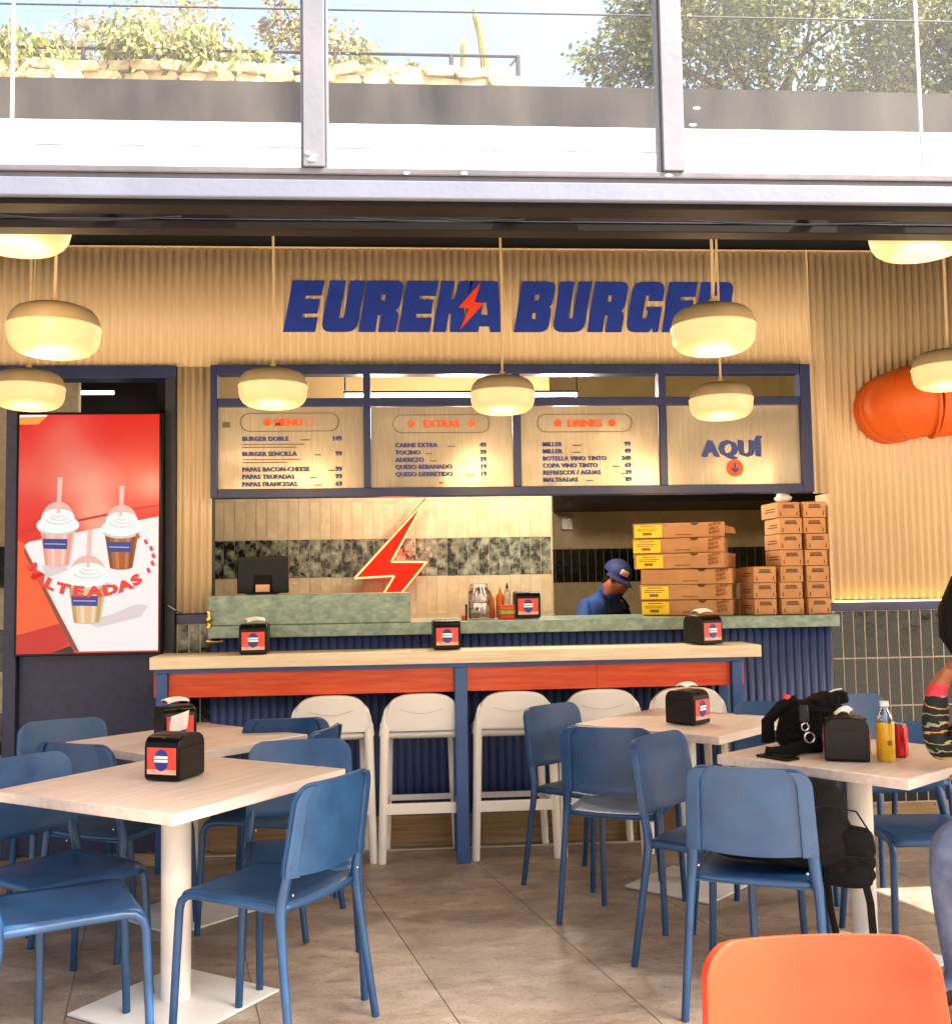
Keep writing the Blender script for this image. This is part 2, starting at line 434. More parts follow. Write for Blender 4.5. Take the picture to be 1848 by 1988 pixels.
# ---------------------------------------------------------------- mesh helpers
class MB:
    def __init__(s):
        s.v, s.f, s.m = [], [], []
    def add(s, verts, faces, mi=0):
        o = len(s.v)
        s.v += [tuple(p) for p in verts]
        s.f += [tuple(i + o for i in f) for f in faces]
        s.m += [mi] * len(faces)
        return s
    def box(s, lo, hi, mi=0):
        x0, y0, z0 = lo
        x1, y1, z1 = hi
        return s.add([(x0, y0, z0), (x1, y0, z0), (x1, y1, z0), (x0, y1, z0), (x0, y0, z1), (x1, y0, z1), (x1, y1, z1), (x0, y1, z1)],
                     [(0, 3, 2, 1), (4, 5, 6, 7), (0, 1, 5, 4), (1, 2, 6, 5), (2, 3, 7, 6), (3, 0, 4, 7)], mi)
    def bar(s, a, b, w, d, upv=(0, 0, 1), mi=0):
        a, b = Vector(a), Vector(b)
        t = (b - a).normalized()
        u = Vector(upv)
        if abs(t.dot(u)) > 0.98:
            u = Vector((0, 1, 0))
        x = t.cross(u).normalized() * w / 2
        y = x.cross(t).normalized() * d / 2
        vs = [a - x - y, a + x - y, a + x + y, a - x + y, b - x - y, b + x - y, b + x + y, b - x + y]
        return s.add(vs, [(0, 3, 2, 1), (4, 5, 6, 7), (0, 1, 5, 4), (1, 2, 6, 5), (2, 3, 7, 6), (3, 0, 4, 7)], mi)
    def tube(s, path, rad, n=10, cap=True, flat=None, mi=0):
        P = [Vector(p) for p in path]
        rs = rad if isinstance(rad, (list, tuple)) else [rad] * len(P)
        rings = []
        prev = None
        for i, p in enumerate(P):
            t = (P[min(i + 1, len(P) - 1)] - P[max(i - 1, 0)])
            t = t.normalized() if t.length > 1e-9 else Vector((0, 0, 1))
            if prev is None:
                u = Vector((1, 0, 0)) if abs(t.x) < 0.9 else Vector((0, 1, 0))
            else:
                u = prev
            u = (u - t * u.dot(t)).normalized()
            prev = u
            w = t.cross(u)
            r = rs[i]
            ra, rb = (r if isinstance(r, tuple) else (r, r))
            rings.append([p + u * math.cos(2 * math.pi * k / n) * ra + w * math.sin(2 * math.pi * k / n) * rb for k in range(n)])
        o = len(s.v)
        for r in rings:
            s.v += [tuple(q) for q in r]
        for i in range(len(P) - 1):
            for k in range(n):
                k2 = (k + 1) % n
                s.f.append((o + i * n + k, o + i * n + k2, o + (i + 1) * n + k2, o + (i + 1) * n + k))
                s.m.append(mi)
        if cap:
            s.f.append(tuple(o + k for k in reversed(range(n))))
            s.f.append(tuple(o + (len(P) - 1) * n + k for k in range(n)))
            s.m += [mi, mi]
        return s
    def lathe(s, prof, n=24, c=(0, 0, 0), mi=0):
        o = len(s.v)
        for (r, z) in prof:
            for k in range(n):
                a = 2 * math.pi * k / n
                s.v.append((c[0] + r * math.cos(a), c[1] + r * math.sin(a), c[2] + z))
        for i in range(len(prof) - 1):
            for k in range(n):
                k2 = (k + 1) % n
                s.f.append((o + i * n + k, o + i * n + k2, o + (i + 1) * n + k2, o + (i + 1) * n + k))
                s.m.append(mi)
        for i, rev in ((0, True), (len(prof) - 1, False)):
            if prof[i][0] > 1e-5:
                ids = [o + i * n + k for k in range(n)]
                s.f.append(tuple(reversed(ids)) if rev else tuple(ids))
                s.m.append(mi)
        return s
    def prism(s, poly, a, b, axis='y', mi=0):
        """poly in the plane across axis, extruded from a to b"""
        n = len(poly)
        def P(u, v, t):
            return (u, t, v) if axis == 'y' else ((t, u, v) if axis == 'x' else (u, v, t))
        vs = [P(u, v, a) for u, v in poly] + [P(u, v, b) for u, v in poly]
        fs = [tuple(range(n)), tuple(reversed(range(n, 2 * n)))]
        fs += [(i, (i + 1) % n + 0, (i + 1) % n + n, i + n)[::-1] for i in range(n)]
        return s.add(vs, fs, mi)
    def grid(s, fn, nu, nv, thick=None, mi=0):
        o = len(s.v)
        for j in range(nv + 1):
            for i in range(nu + 1):
                s.v.append(tuple(fn(i / nu, j / nv)))
        W = nu + 1
        for j in range(nv):
            for i in range(nu):
                s.f.append((o + j * W + i, o + j * W + i + 1, o + (j + 1) * W + i + 1, o + (j + 1) * W + i))
                s.m.append(mi)
        return s
    def ball(s, c, r, nu=14, nv=9, mi=0, rot=None):
        rx, ry, rz = r if isinstance(r, (tuple, list)) else (r, r, r)
        o = len(s.v)
        for j in range(nv + 1):
            th = math.pi * j / nv
            for i in range(nu):
                ph = 2 * math.pi * i / nu
                p = Vector((rx * math.sin(th) * math.cos(ph), ry * math.sin(th) * math.sin(ph), rz * math.cos(th)))
                if rot:
                    p = rot @ p
                s.v.append((c[0] + p.x, c[1] + p.y, c[2] + p.z))
        for j in range(nv):
            for i in range(nu):
                i2 = (i + 1) % nu
                s.f.append((o + j * nu + i, o + (j + 1) * nu + i, o + (j + 1) * nu + i2, o + j * nu + i2))
                s.m.append(mi)
        return s
    def mesh(s, name, mats, ang=40):
        me = bpy.data.meshes.new(name)
        me.from_pydata(s.v, [], s.f)
        for mt in (mats if isinstance(mats, (list, tuple)) else [mats]):
            me.materials.append(MT[mt] if isinstance(mt, str) else mt)
        me.polygons.foreach_set('material_index', s.m)
        me.polygons.foreach_set('use_smooth', [True] * len(me.polygons))
        bm = bmesh.new()
        bm.from_mesh(me)
        bmesh.ops.recalc_face_normals(bm, faces=bm.faces)
        bm.to_mesh(me)
        bm.free()
        me.set_sharp_from_angle(angle=R(ang))
        return me
    def build(s, name, mats, parent=None, bevel=0.0, solid=0.0, subsurf=0, ang=40, off=0.0):
        return link(name, s.mesh(name, mats, ang), parent, bevel, solid, subsurf, off)

WORLD_PARENT = {}
def link(name, me, parent=None, bevel=0.0, solid=0.0, subsurf=0, off=0.0):
    o = bpy.data.objects.new(name, me)
    COL.objects.link(o)
    if parent:
        o.parent = parent
        if parent.name in WORLD_PARENT:
            o.matrix_parent_inverse = Matrix.Translation(-WORLD_PARENT[parent.name])
    if solid:
        md = o.modifiers.new('thick', 'SOLIDIFY')
        md.thickness = solid
        md.offset = off
    if subsurf:
        md = o.modifiers.new('smooth', 'SUBSURF')
        md.levels = md.render_levels = subsurf
    if bevel:
        md = o.modifiers.new('edges', 'BEVEL')
        md.width = bevel
        md.segments = 2
        md.limit_method = 'ANGLE'
        md.angle_limit = R(40)
    return o

def tag(o, label, cat, group=None, kind=None):
    if label:
        o['label'] = label
    if cat:
        o['category'] = cat
    if group:
        o['group'] = group
    if kind:
        o['kind'] = kind
    return o

def thing(name, label, cat, loc=(0, 0, 0), rz=0.0, group=None, world=False):
    """Empty at the base. world=True: parts are given in world coordinates"""
    o = bpy.data.objects.new(name, None)
    o.empty_display_size = 0.1
    COL.objects.link(o)
    o.location = loc
    o.rotation_euler = (0, 0, rz)
    if world:
        WORLD_PARENT[o.name] = Vector(loc)
    return tag(o, label, cat, group)

def structure(o):
    o['kind'] = 'structure'
    return o

def copy_tree(o, parent=None):
    c = o.copy()
    COL.objects.link(c)
    c.parent = parent
    for ch in o.children:
        copy_tree(ch, c)
    return c

def facing(deg):
    """rotation for an object whose front is local +Y"""
    return R(deg) - math.pi / 2

# curve based flat shapes (letters with counters)
def flat_shape(loops, depth=0.004):
    cu = bpy.data.curves.new('shape', 'CURVE')
    cu.dimensions = '2D'
    cu.fill_mode = 'BOTH'
    cu.extrude = depth / 2
    for lp in loops:
        sp = cu.splines.new('POLY')
        sp.points.add(len(lp) - 1)
        for i, (x, y) in enumerate(lp):
            sp.points[i].co = (x, y, 0, 1)
        sp.use_cyclic_u = True
    ob = bpy.data.objects.new('shape', cu)
    me = bpy.data.meshes.new_from_object(ob)
    bpy.data.objects.remove(ob)
    bpy.data.curves.remove(cu)
    return me

def text_mesh(s, size, bold=0.02, depth=0.002, align='LEFT', space=1.0, shear=0.0):
    cu = bpy.data.curves.new('text', 'FONT')
    cu.body = s
    cu.size = size
    cu.offset = bold * size
    cu.extrude = depth / 2
    cu.align_x = align
    cu.align_y = 'BOTTOM_BASELINE' if hasattr(cu, 'align_y') else 'TOP'
    cu.space_character = space
    cu.shear = shear
    cu.resolution_u = 2
    ob = bpy.data.objects.new('text', cu)
    me = bpy.data.meshes.new_from_object(ob)
    bpy.data.objects.remove(ob)
    bpy.data.curves.remove(cu)
    return me

def mesh_on_wall(me, x, y, z, mat):
    """text/shape plane XY -> world XZ at depth y (faces -Y)"""
    me.transform(Matrix.Translation((x, y, z)) @ Matrix.Rotation(math.pi / 2, 4, 'X'))
    me.materials.clear()
    me.materials.append(MT[mat])
    return me

def join_meshes(name, list_me):
    bm = bmesh.new()
    mats = []
    for me in list_me:
        idx = {}
        for i, mt in enumerate(me.materials):
            if mt not in mats:
                mats.append(mt)
            idx[i] = mats.index(mt)
        n0 = len(bm.faces)
        bm.from_mesh(me)
        bm.faces.ensure_lookup_table()
        for f in bm.faces[n0:]:
            f.material_index = idx.get(f.material_index, 0)
    out = bpy.data.meshes.new(name)
    bm.to_mesh(out)
    bm.free()
    for mt in mats:
        out.materials.append(mt)
    return out

# ================================================================ THE SETTING
WY = 5.69                      # plane of the shop front
# ground outside
structure(MB().box((-70, -70, -0.3), (70, 60, -0.06)).build('ground', 'ground'))
fl = MB().box((-5, 1.2, -0.058), (6.5, 9.6, -0.005)).build('floor', 'grout')
structure(fl)
# 60 x 120 cm tiles laid at an angle to the front
e1 = Vector((0.218, -0.976, 0)).normalized()
e2 = Vector((-e1.y, e1.x, 0))
org = Vector((-0.109, 4.601, 0)) + e2 * 0.3
org -= e1 * (org - Vector((0.87, 3.86, 0))).dot(e1)
tile_me = MB().box((-0.298, -0.598, -0.0045), (0.298, 0.598, 0.0)).mesh('floor_tile', 'floor')
ang = math.atan2(e1.y, e1.x) + math.pi / 2
for i in range(-9, 10):
    for j in range(-3, 4):
        c = org + e2 * (0.6 * i) + e1 * (1.2 * j + 0.6 + (0.0 if i % 2 else 0.4))
        if -3.6 < c.x < 5.2 and 2.2 < c.y < 6.0:
            t = link('floor_tile', tile_me, fl, bevel=0.0)
            t.location = c
            t.rotation_euler = (R(rnd.uniform(-0.03, 0.03)), 0, ang)
MB().box((-1.3, 5.555, 0.001), (4.0, 5.575, 0.006)).build('threshold_strip', 'strip', fl)

# ---- shop front: corrugated cream sheets, dado, tiles
def corrugated(x0, x1, z0, z1, y, pitch, amp, kind='sine'):
    mb = MB()
    xs = []
    if kind == 'sine':
        n = int((x1 - x0) / pitch * 8)
        xs = [(x0 + (x1 - x0) * i / n, -amp * math.sin(2 * math.pi * (x0 + (x1 - x0) * i / n) / pitch)) for i in range(n + 1)]
    else:
        x = x0
        while x < x1 - 1e-6:
            for du, dy in ((0.0, 0.0), (0.10, 0.0), (0.17, -amp), (0.35, -amp * 1.12), (0.5, -amp * 1.15), (0.65, -amp * 1.12), (0.83, -amp), (0.90, 0.0)):
                xx = x + du * pitch
                if xx <= x1:
                    xs.append((xx, dy))
            x += pitch
    vs, fs = [], []
    for (x, dy) in xs:
        vs += [(x, y + dy, z0), (x, y + dy, z1)]
    for i in range(len(xs) - 1):
        fs.append((2 * i, 2 * i + 2, 2 * i + 3, 2 * i + 1))
    mb.add(vs, fs)
    return mb

front = thing('shop_front', 'cream corrugated shop front wall with navy rail and dark tiles below', 'wall', (0.5, WY, 0), world=True)
corrugated(-4.0, 2.318, 2.59, 3.252, WY, 0.0435, 0.0068).build('corrugated_sheet', 'cream', front, solid=0.0025)
corrugated(-1.205, -1.022, 1.252, 2.588, WY, 0.0435, 0.0068).build('corrugated_sheet', 'cream', front, solid=0.0025)
corrugated(2.331, 2.4078, 1.862, 3.25, WY, 0.0435, 0.0068).build('corrugated_sheet', 'cream', front, solid=0.0025)
corrugated(2.408, 5.0, 1.262, 3.25, WY, 0.0435, 0.0068).build('corrugated_sheet', 'cream', front, solid=0.0025)
MB().box((2.3185, WY - 0.010, 1.862), (2.330, WY + 0.02, 3.258)).build('corner_trim', 'cream_trim', front, bevel=0.003)
MB().box((2.388, WY - 0.012, 1.19), (2.4065, WY + 0.16, 1.8615)).build('corner_trim', 'cream_trim', front, bevel=0.003)
MB().box((-4.0, WY - 0.012, 3.2525), (5.0, WY + 0.012, 3.258)).build('top_trim', 'cream_trim', front)
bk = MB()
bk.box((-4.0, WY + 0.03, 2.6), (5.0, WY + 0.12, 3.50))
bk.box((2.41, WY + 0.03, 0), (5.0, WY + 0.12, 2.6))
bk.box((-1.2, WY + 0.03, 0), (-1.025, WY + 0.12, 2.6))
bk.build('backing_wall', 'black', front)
MB().box((2.37, WY - 0.02, 1.2), (5.0, WY + 0.03, 1.248)).build('dado_rail', 'navy', front, bevel=0.003)
MB().box((-1.205, WY - 0.02, 1.198), (-1.022, WY + 0.03, 1.248)).build('dado_rail', 'navy', front, bevel=0.003)
MB().box((2.37, WY - 0.014, 1.2485), (5.0, WY + 0.01, 1.2585)).build('dado_ledge', 'cream_trim', front)
# warm strip light hidden on the ledge
led = MB().box((2.40, WY - 0.032, 1.2495), (3.6, WY - 0.022, 1.2555)).build('led_strip', 'led_warm', front)

_tile_cache = {}
def tile_field(parent, x0, n, z_rows, w, y, jit=0.0012, g=0.0015):
    """columns of upright tiles; z_rows = [(z0, z1, material, ...)]"""
    for (z0, z1, mt) in z_rows:
        h = z1 - z0
        key = (round(w, 4), round(h, 4), mt, g)
        if key not in _tile_cache:
            _tile_cache[key] = MB().box((-w / 2 + g, -0.006, -h / 2 + g), (w / 2 - g, 0.004, h / 2 - g)).mesh('tile', mt)
        for i in range(n):
            t = link('tile', _tile_cache[key], parent)
            t.location = Vector((x0 + w * (i + 0.5), y + rnd.uniform(-jit, jit), (z0 + z1) / 2)) - (WORLD_PARENT.get(parent.name, Vector()))
            t.matrix_parent_inverse = Matrix()
            t.rotation_euler = (rnd.uniform(-0.006, 0.006), 0, rnd.uniform(-0.012, 0.012))

MB().box((2.386, WY - 0.0032, 0.0), (5.0, WY + 0.028, 1.2)).build('grout_bed', 'grout', front)
MB().box((-1.205, WY - 0.0032, 0.0), (-1.022, WY + 0.028, 1.198)).build('grout_bed', 'grout', front)
tile_field(front, 2.385, 18, [(0.935, 1.2, 'tile_dark'), (0.67, 0.935, 'tile_dark'), (0.405, 0.67, 'tile_dark'), (0.14, 0.405, 'tile_dark')], 0.0645, WY, g=0.0042)
tile_field(front, -1.2, 3, [(0.935, 1.198, 'tile_green'), (0.67, 0.935, 'tile_dark'), (0.405, 0.67, 'tile_dark')], 0.0595, WY, g=0.0038)
MB().box((2.385, WY - 0.022, 0), (5.0, WY + 0.003, 0.135)).build('skirting', 'plinth', front, bevel=0.003)

# ---- doorway at the end of the front, screen hung before it
door = thing('doorway', 'navy framed doorway with solid lower door panel behind the screen', 'doorway', (-1.64, WY, 0), world=True)
MB().box((-1.262, WY - 0.05, 0), (-1.207, WY + 0.07, 2.52)).build('door_post', 'navy_dark', door, bevel=0.003)
MB().box((-2.088, WY - 0.05, 0), (-2.022, WY + 0.07, 2.588)).build('door_post', 'panel_navy', door, bevel=0.003)
MB().box((-4.0, WY - 0.045, 2.521), (-1.207, WY + 0.09, 2.587)).build('door_head', 'navy', door, bevel=0.003)
MB().box((-2.020, WY - 0.01, 0.01), (-1.264, WY + 0.03, 2.0)).build('door_leaf', 'panel_navy', door, bevel=0.003)
MB().box((-1.33, WY - 0.016, 0.01), (-1.266, WY - 0.011, 1.98)).build('door_stile', 'panel_navy', door)

# ---- kitchen shell
kit = thing('kitchen_room', 'tiled kitchen interior seen through the serving hatch under the menu', 'kitchen', (0.5, 7.3, 0), world=True)
MB().box((-1.40, 7.2985, 0), (1.062, 7.40, 2.26)).build('back_wall', 'grout_cream', kit)
MB().box((-1.29, 7.30, 2.26), (1.062, 7.40, 3.4)).build('upper_wall', 'plaster', kit)
MB().box((-4.0, 7.30, 2.26), (-1.291, 7.40, 3.4)).build('upper_wall', 'steel_brown', kit)
MB().box((1.0, 7.402, 0), (1.06, 9.4, 3.4)).build('side_wall', 'plaster', kit)
MB().box((1.06, 9.2985, 0), (3.6, 9.4, 3.4)).build('far_wall', 'ochre', kit)
MB().box((3.5, 5.82, 0), (3.6, 9.31, 3.4)).build('end_wall', 'ochre', kit)
MB().box((-4.0, 5.82, 3.36), (3.6, 9.4, 3.42)).build('ceiling', 'plaster', kit)
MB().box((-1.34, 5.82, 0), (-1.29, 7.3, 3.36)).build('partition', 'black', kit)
MB().box((-4.0, 7.25, 0), (-1.40, 7.299, 2.26)).build('passage_wall', 'steel_brown', kit)
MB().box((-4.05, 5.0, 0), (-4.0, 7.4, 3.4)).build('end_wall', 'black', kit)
tile_field(kit, -1.375, 33, [(0.916, 1.181, 'tile_beige'), (1.181, 1.446, 'tile_beige'), (1.446, 1.711, 'tile_green'), (1.711, 1.976, 'tile_beige'), (1.976, 2.241, 'tile_beige')], 0.0735, 7.302)
tile_field(kit, 1.08, 32, [(1.085, 1.385, 'tile_beige'), (1.385, 1.686, 'tile_dark')], 0.0735, 9.302)
MB().box((1.065, 9.290, 1.69), (3.5, 9.2982, 2.9)).build('steel_sheet', 'stained', kit)
for k in range(6):
    zz = 0.35 + k * 0.265
    MB().box((-2.9, 6.88, zz), (-2.105, 6.9, zz + 0.261)).build('tile_band', 'tile_beige' if k % 2 else 'tile_dark', kit)
MB().box((-3.2, 6.905, 0), (-2.1, 6.96, 3.3)).build('passage_wall', 'grout', kit)

hood = thing('exhaust_hood', 'black steel exhaust hood over the cooking line in the kitchen', 'hood', (2.2, 8.7, 2.02), world=True)
hb = MB()
hb.prism([(8.2, 2.06), (9.28, 2.02), (9.28, 2.75), (8.75, 2.75)], 1.36, 3.45, axis='x')
hb.build('canopy', 'hood', hood, bevel=0.004)
MB().box((1.36, 8.185, 2.02), (3.45, 8.20, 2.075)).build('rim', 'steel_brown', hood)
ctl = thing('control_box', 'small pale control box fixed to the kitchen wall beneath the hood', 'box', (1.50, 9.27, 1.9), world=True)
MB().box((1.43, 9.22, 1.86), (1.53, 9.29, 1.97)).build('casing', 'white_plastic', ctl, bevel=0.006)
MB().box((1.445, 9.214, 1.93), (1.515, 9.2195, 1.955)).build('panel', 'metal', ctl)

def tube_light(name, label, a, b, power):
    t = thing(name, label, 'lamp', a, world=True)
    MB().tube([a, b], 0.013, 10).build('tube', 'tube', t)
    av, bv = Vector(a), Vector(b)
    MB().box((av.x - 0.01, av.y - 0.008, av.z + 0.0135), (bv.x + 0.01, bv.y + 0.008, bv.z + 0.024)).build('housing', 'steel_brown', t)
    for q in (av, bv):
        MB().tube([(q.x, q.y, q.z + 0.03), (q.x, q.y, 3.36)], 0.004, 6).build('hanger', 'steel_brown', t)
    for q, pw in ((0.15, 0.13), (0.5, 0.15), (0.95, 0.40)):
        ld = bpy.data.lights.new('tube_glow', 'POINT')
        ld.energy = power * pw
        ld.shadow_soft_size = 0.12
        ld.color = (1.0, 0.90, 0.76)
        lo = bpy.data.objects.new('tube_glow', ld)
        COL.objects.link(lo)
        lo.parent = t
        lo.location = (bv - av) * q + Vector((0, 0, -0.16))
tube_light('tube_light', 'white fluorescent tube above the menu panels in the kitchen', (-0.34, 6.4, 2.562), (1.106, 6.4, 2.562), 58)
tube_light('tube_light', 'short white tube lamp above the red screen', (-2.45, 7.0, 2.695), (-1.90, 7.0, 2.695), 1.0)

# ---- serving counter
ctr = thing('serving_counter', 'blue ribbed serving counter with green stone top under the menu', 'counter', (0.67, 5.62, 0), world=True)
corrugated(-1.018, 2.362, 0.168, 1.119, 5.632, 0.0445, 0.011, 'rib').build('ribbed_front', 'counter_blue', ctr, solid=0.002)
MB().box((-1.018, 5.640, 0.0), (2.362, 5.70, 1.118)).build('carcass', 'counter_blue', ctr)
MB().box((-1.02, 5.565, 1.120), (2.385, 6.26, 1.186)).build('stone_top', 'stone', ctr, bevel=0.004)
MB().box((-1.018, 5.572, 1.187), (0.042, 5.93, 1.345)).build('stone_ledge', 'stone', ctr, bevel=0.004)
MB().box((-1.02, 5.652, 0.085), (2.362, 5.6395, 0.166)).build('plinth_board', 'plinth', ctr)
MB().box((-1.02, 5.652, 0.002), (2.362, 5.6395, 0.083)).build('plinth_board', 'plinth', ctr)
MB().lathe([(0.0, 0), (0.012, 0.002), (0.014, 0.02), (0.009, 0.03), (0.014, 0.04), (0.014, 0.06), (0.009, 0.07), (0.012, 0.09), (0.0, 0.094)], 12, (-1.012, 5.55, 1.175)).build('latch_barrel', 'brass', ctr)
MB().tube([(-1.02, 5.545, 1.108), (-0.99, 5.54, 1.103), (-0.96, 5.54, 1.104), (-0.935, 5.542, 1.109)], 0.006, 8).build('latch_lever', 'brass', ctr)

# ---- roof over the seating area: dark lean-to
def zr(y):
    return 1.38 + 0.385 * y
roof = thing('roof', 'dark lean-to roof over the seating area', 'roof', (0.5, 2.4, 2.3), world=True)
def roof_panel(x0, x1, y0, y1):
    MB().prism([(y0, zr(y0)), (y1, zr(y1)), (y1, zr(y1) + 0.03), (y0, zr(y0) + 0.03)], x0, x1, axis='x').build('roof_sheet', 'soffit', roof)
roof_panel(-6.0, 4.18, 2.45, 5.92)
roof_panel(4.181, 9.0, 2.45, 3.10)  # unseen side sheets, added with a gap between them to let sun patches in
roof_panel(4.181, 9.0, 3.62, 5.92)
for x in (-3.2, -1.9, -0.6, 0.7, 2.0, 3.3, 4.14):
    MB().prism([(2.46, zr(2.46) - 0.03), (5.8, zr(5.8) - 0.03), (5.8, zr(5.8) - 0.001), (2.46, zr(2.46) - 0.001)], x - 0.02, x + 0.02, axis='x').build('rafter', 'steel_brown', roof)
for (x, dx) in ((0.95, 0.14), (2.25, 0.16), (-2.0, 0.1)):
    MB().bar((x, 5.2, zr(5.2) - 0.05), (x + dx, 5.2, zr(5.2) - 0.22), 0.045, 0.03).build('brace', 'steel_brown', roof)
MB().box((-4.0, 5.93, 3.43), (9.0, 9.7, 3.52)).build('flat_roof', 'white_wall', roof)

# ---- glazed screen of the frontage
gs = thing('glazed_transom', 'grey steel framed window band above the open front', 'window', (0.2, 2.32, 2.25), world=True)
MB().box((-4.2, 2.285, 2.248), (6.0, 2.365, 2.290)).build('beam', 'beam_grey', gs, bevel=0.003)
MB().box((-4.2, 2.30, 2.234), (6.0, 2.36, 2.2475)).build('beam_lip', 'steel_brown', gs)
MB().box((-4.2, 2.295, 2.2905), (6.0, 2.355, 2.322)).build('sill', 'frame_dark', gs, bevel=0.003)
MB().box((-4.2, 2.288, 2.303), (6.0, 2.2945, 2.306)).build('sill_seam', 'rail_iron', gs)
mull = [-0.187 + 0.8205 * k for k in range(-4, 8)]
for x in mull:
    mm = MB().box((x - 0.024, 2.29, 2.3225), (x + 0.024, 2.35, 3.6))
    mm.box((x - 0.031, 2.305, 2.3225), (x - 0.0245, 2.335, 3.6))
    mm.box((x + 0.0245, 2.305, 2.3225), (x + 0.031, 2.335, 3.6))
    mm.build('mullion', 'frame_grey', gs, bevel=0.002)
MB().box((-4.2, 2.29, 3.601), (6.0, 2.35, 3.65)).build('head_rail', 'frame_grey', gs)
for a, b_ in zip(mull[:-1], mull[1:]):
    MB().box((a + 0.0315, 2.316, 2.3225), (b_ - 0.0315, 2.322, 3.6)).build('pane', 'glass', gs)
for k, (x, z) in enumerate([(-0.2, 2.352), (-0.186, 2.346), (-0.19, 2.337), (0.69, 2.47), (0.68, 2.43), (0.02, 2.308), (0.15, 2.309), (0.62, 2.310)]):
    MB().ball((x, 2.2885, z), (0.007 + 0.004 * rnd.random(), 0.002, 0.003 + 0.002 * rnd.random()), 8, 5).build('paint_drip', 'label_white', gs)
# sliding door track behind the beam
trk = thing('door_track', 'dark brown sliding door track hung behind the grey beam', 'rail', (0.2, 2.5, 2.2), world=True)
MB().box((-4.2, 2.46, 2.2545), (6.0, 2.50, 2.2810)).build('upper_channel', 'steel_brown', trk, bevel=0.002)
MB().box((-4.2, 2.452, 2.2340), (6.0, 2.505, 2.2540)).build('lower_channel', 'steel_brown', trk, bevel=0.002)
MB().box((-4.2, 2.4505, 2.2555), (6.0, 2.459, 2.2575)).build('bright_edge', 'metal', trk)
MB().box((-4.2, 2.463, 2.2815), (6.0, 2.49, 2.3080)).build('tan_strip', 'wood_light', trk)  # pale strip standing in for a bright warm-lit line
for x in (-0.66, -1.3, 0.28, 1.02, 1.7):
    MB().box((x - 0.014, 2.43, 2.268), (x + 0.014, 2.4515, 2.295)).build('bracket', 'black', trk)
for (xa, xb, sag) in ((-0.92, -0.5, 0.010), (-0.1, 0.3, 0.008), (0.1, 0.26, 0.006), (0.7, 1.2, 0.007)):
    pts = [(xa + (xb - xa) * i / 10, 2.39, 2.240 - sag * math.sin(math.pi * i / 10)) for i in range(11)]
    MB().tube(pts, 0.0022, 6).build('cable', 'black', trk)

# ---- wires and thin masts over the roof, just behind the glass
ow = thing('overhead_wire', 'thin cable stretched across the top of all window panes', 'cable', (0.3, 3.0, 3.09), world=True)
MB().tube([(-4.2, 3.0, 3.075), (0.5, 3.0, 3.095), (6.0, 3.0, 3.11)], 0.0028, 6).build('cable', 'rail_iron', ow)
for (x, lab) in ((-1.108, 'thin pale mast behind the first window pane'), (1.604, 'thin pale mast behind the last window pane')):
    ms = thing('thin_mast', lab, 'mast', (x, 3.0, zr(3.0) + 0.03), group='thin masts behind the glass', world=True)
    MB().tube([(x, 3.0, zr(3.0) + 0.03), (x, 3.0, 3.9)], 0.0055, 8).build('rod', 'white_metal', ms)
    MB().lathe([(0.0, 0.0), (0.025, 0.0), (0.02, 0.012), (0.0, 0.014)], 12, (x, 3.0, zr(3.0) + 0.032)).build('foot', 'white_metal', ms)

# ---- beyond the window: white parapet, dark wall, rock terrace, railing, cacti, trees
par = thing('white_parapet', 'sunlit white boarded parapet on the roof behind the window', 'wall', (1, 6.3, 3.5), world=True)
MB().box((-9, 6.32, 3.52), (14, 6.5, 4.235)).build('wall', 'gap_blue', par)
MB().box((-9, 6.30, 3.6), (14, 6.3195, 4.083)).build('board', 'white_wall', par, bevel=0.003)
MB().box((-9, 6.30, 4.094), (14, 6.3195, 4.245)).build('board', 'white_wall', par, bevel=0.003)
dk = MB().box((-30, 10.4, 0), (30, 10.7, 6.54)).build('retaining_wall', 'dark_concrete')
tag(dk, 'dark stained concrete wall rising behind the white parapet', 'wall')
hill = MB()
hill.add([(-60, 10.7, 6.3), (60, 10.7, 6.3), (60, 14, 6.9), (-60, 14, 6.9), (60, 50, 9.0), (-60, 50, 9.0), (-60, 10.7, -1), (60, 10.7, -1), (60, 50, -1), (-60, 50, -1)],
         [(0, 1, 2, 3), (3, 2, 4, 5), (6, 7, 1, 0), (8, 9, 5, 4), (7, 8, 4, 2, 1), (9, 6, 0, 3, 5)])
structure(hill.build('hillside', 'soil'))

rw = thing('rock_wall', 'pale sunlit rough stone wall under the iron railing', 'wall', (-2, 13, 6.6), world=True)
stone_me = []
for k in range(6):
    w_ = rnd.uniform(0.14, 0.24)
    pl = []
    for (a, b_) in ((-1, -1), (0, -1.08), (1, -0.9), (1.08, 0), (0.9, 1), (0, 1.08), (-1, 0.92), (-1.1, 0)):
        pl.append((a * w_ * rnd.uniform(0.82, 1.1), b_ * 0.075 * rnd.uniform(0.75, 1.1)))
    stone_me.append((w_, MB().prism(pl, -0.10, 0.06, axis='y').mesh('stone', 'rock')))
MB().box((-9, 13.05, 6.6), (1.60, 13.5, 7.93)).build('core', 'rock', rw)
for row in range(3):
    x = -5.6 + row * 0.12
    while x < 1.5:
        w_, sm = rnd.choice(stone_me)
        s = link('stone', sm, rw, bevel=0.01)
        s.matrix_parent_inverse = Matrix()
        s.location = Vector((x + w_, 13.06 + rnd.uniform(-0.03, 0.03), 7.72 + row * 0.135 + rnd.uniform(-0.015, 0.015))) - Vector((-2, 13, 6.6))
        s.rotation_euler = (0, rnd.uniform(-0.12, 0.12), rnd.uniform(-0.2, 0.2))
        x += 2 * w_ * 0.98
rl = thing('iron_railing', 'thin dark iron railing along the top of the rock wall', 'railing', (-2, 13.2, 7.95), world=True)
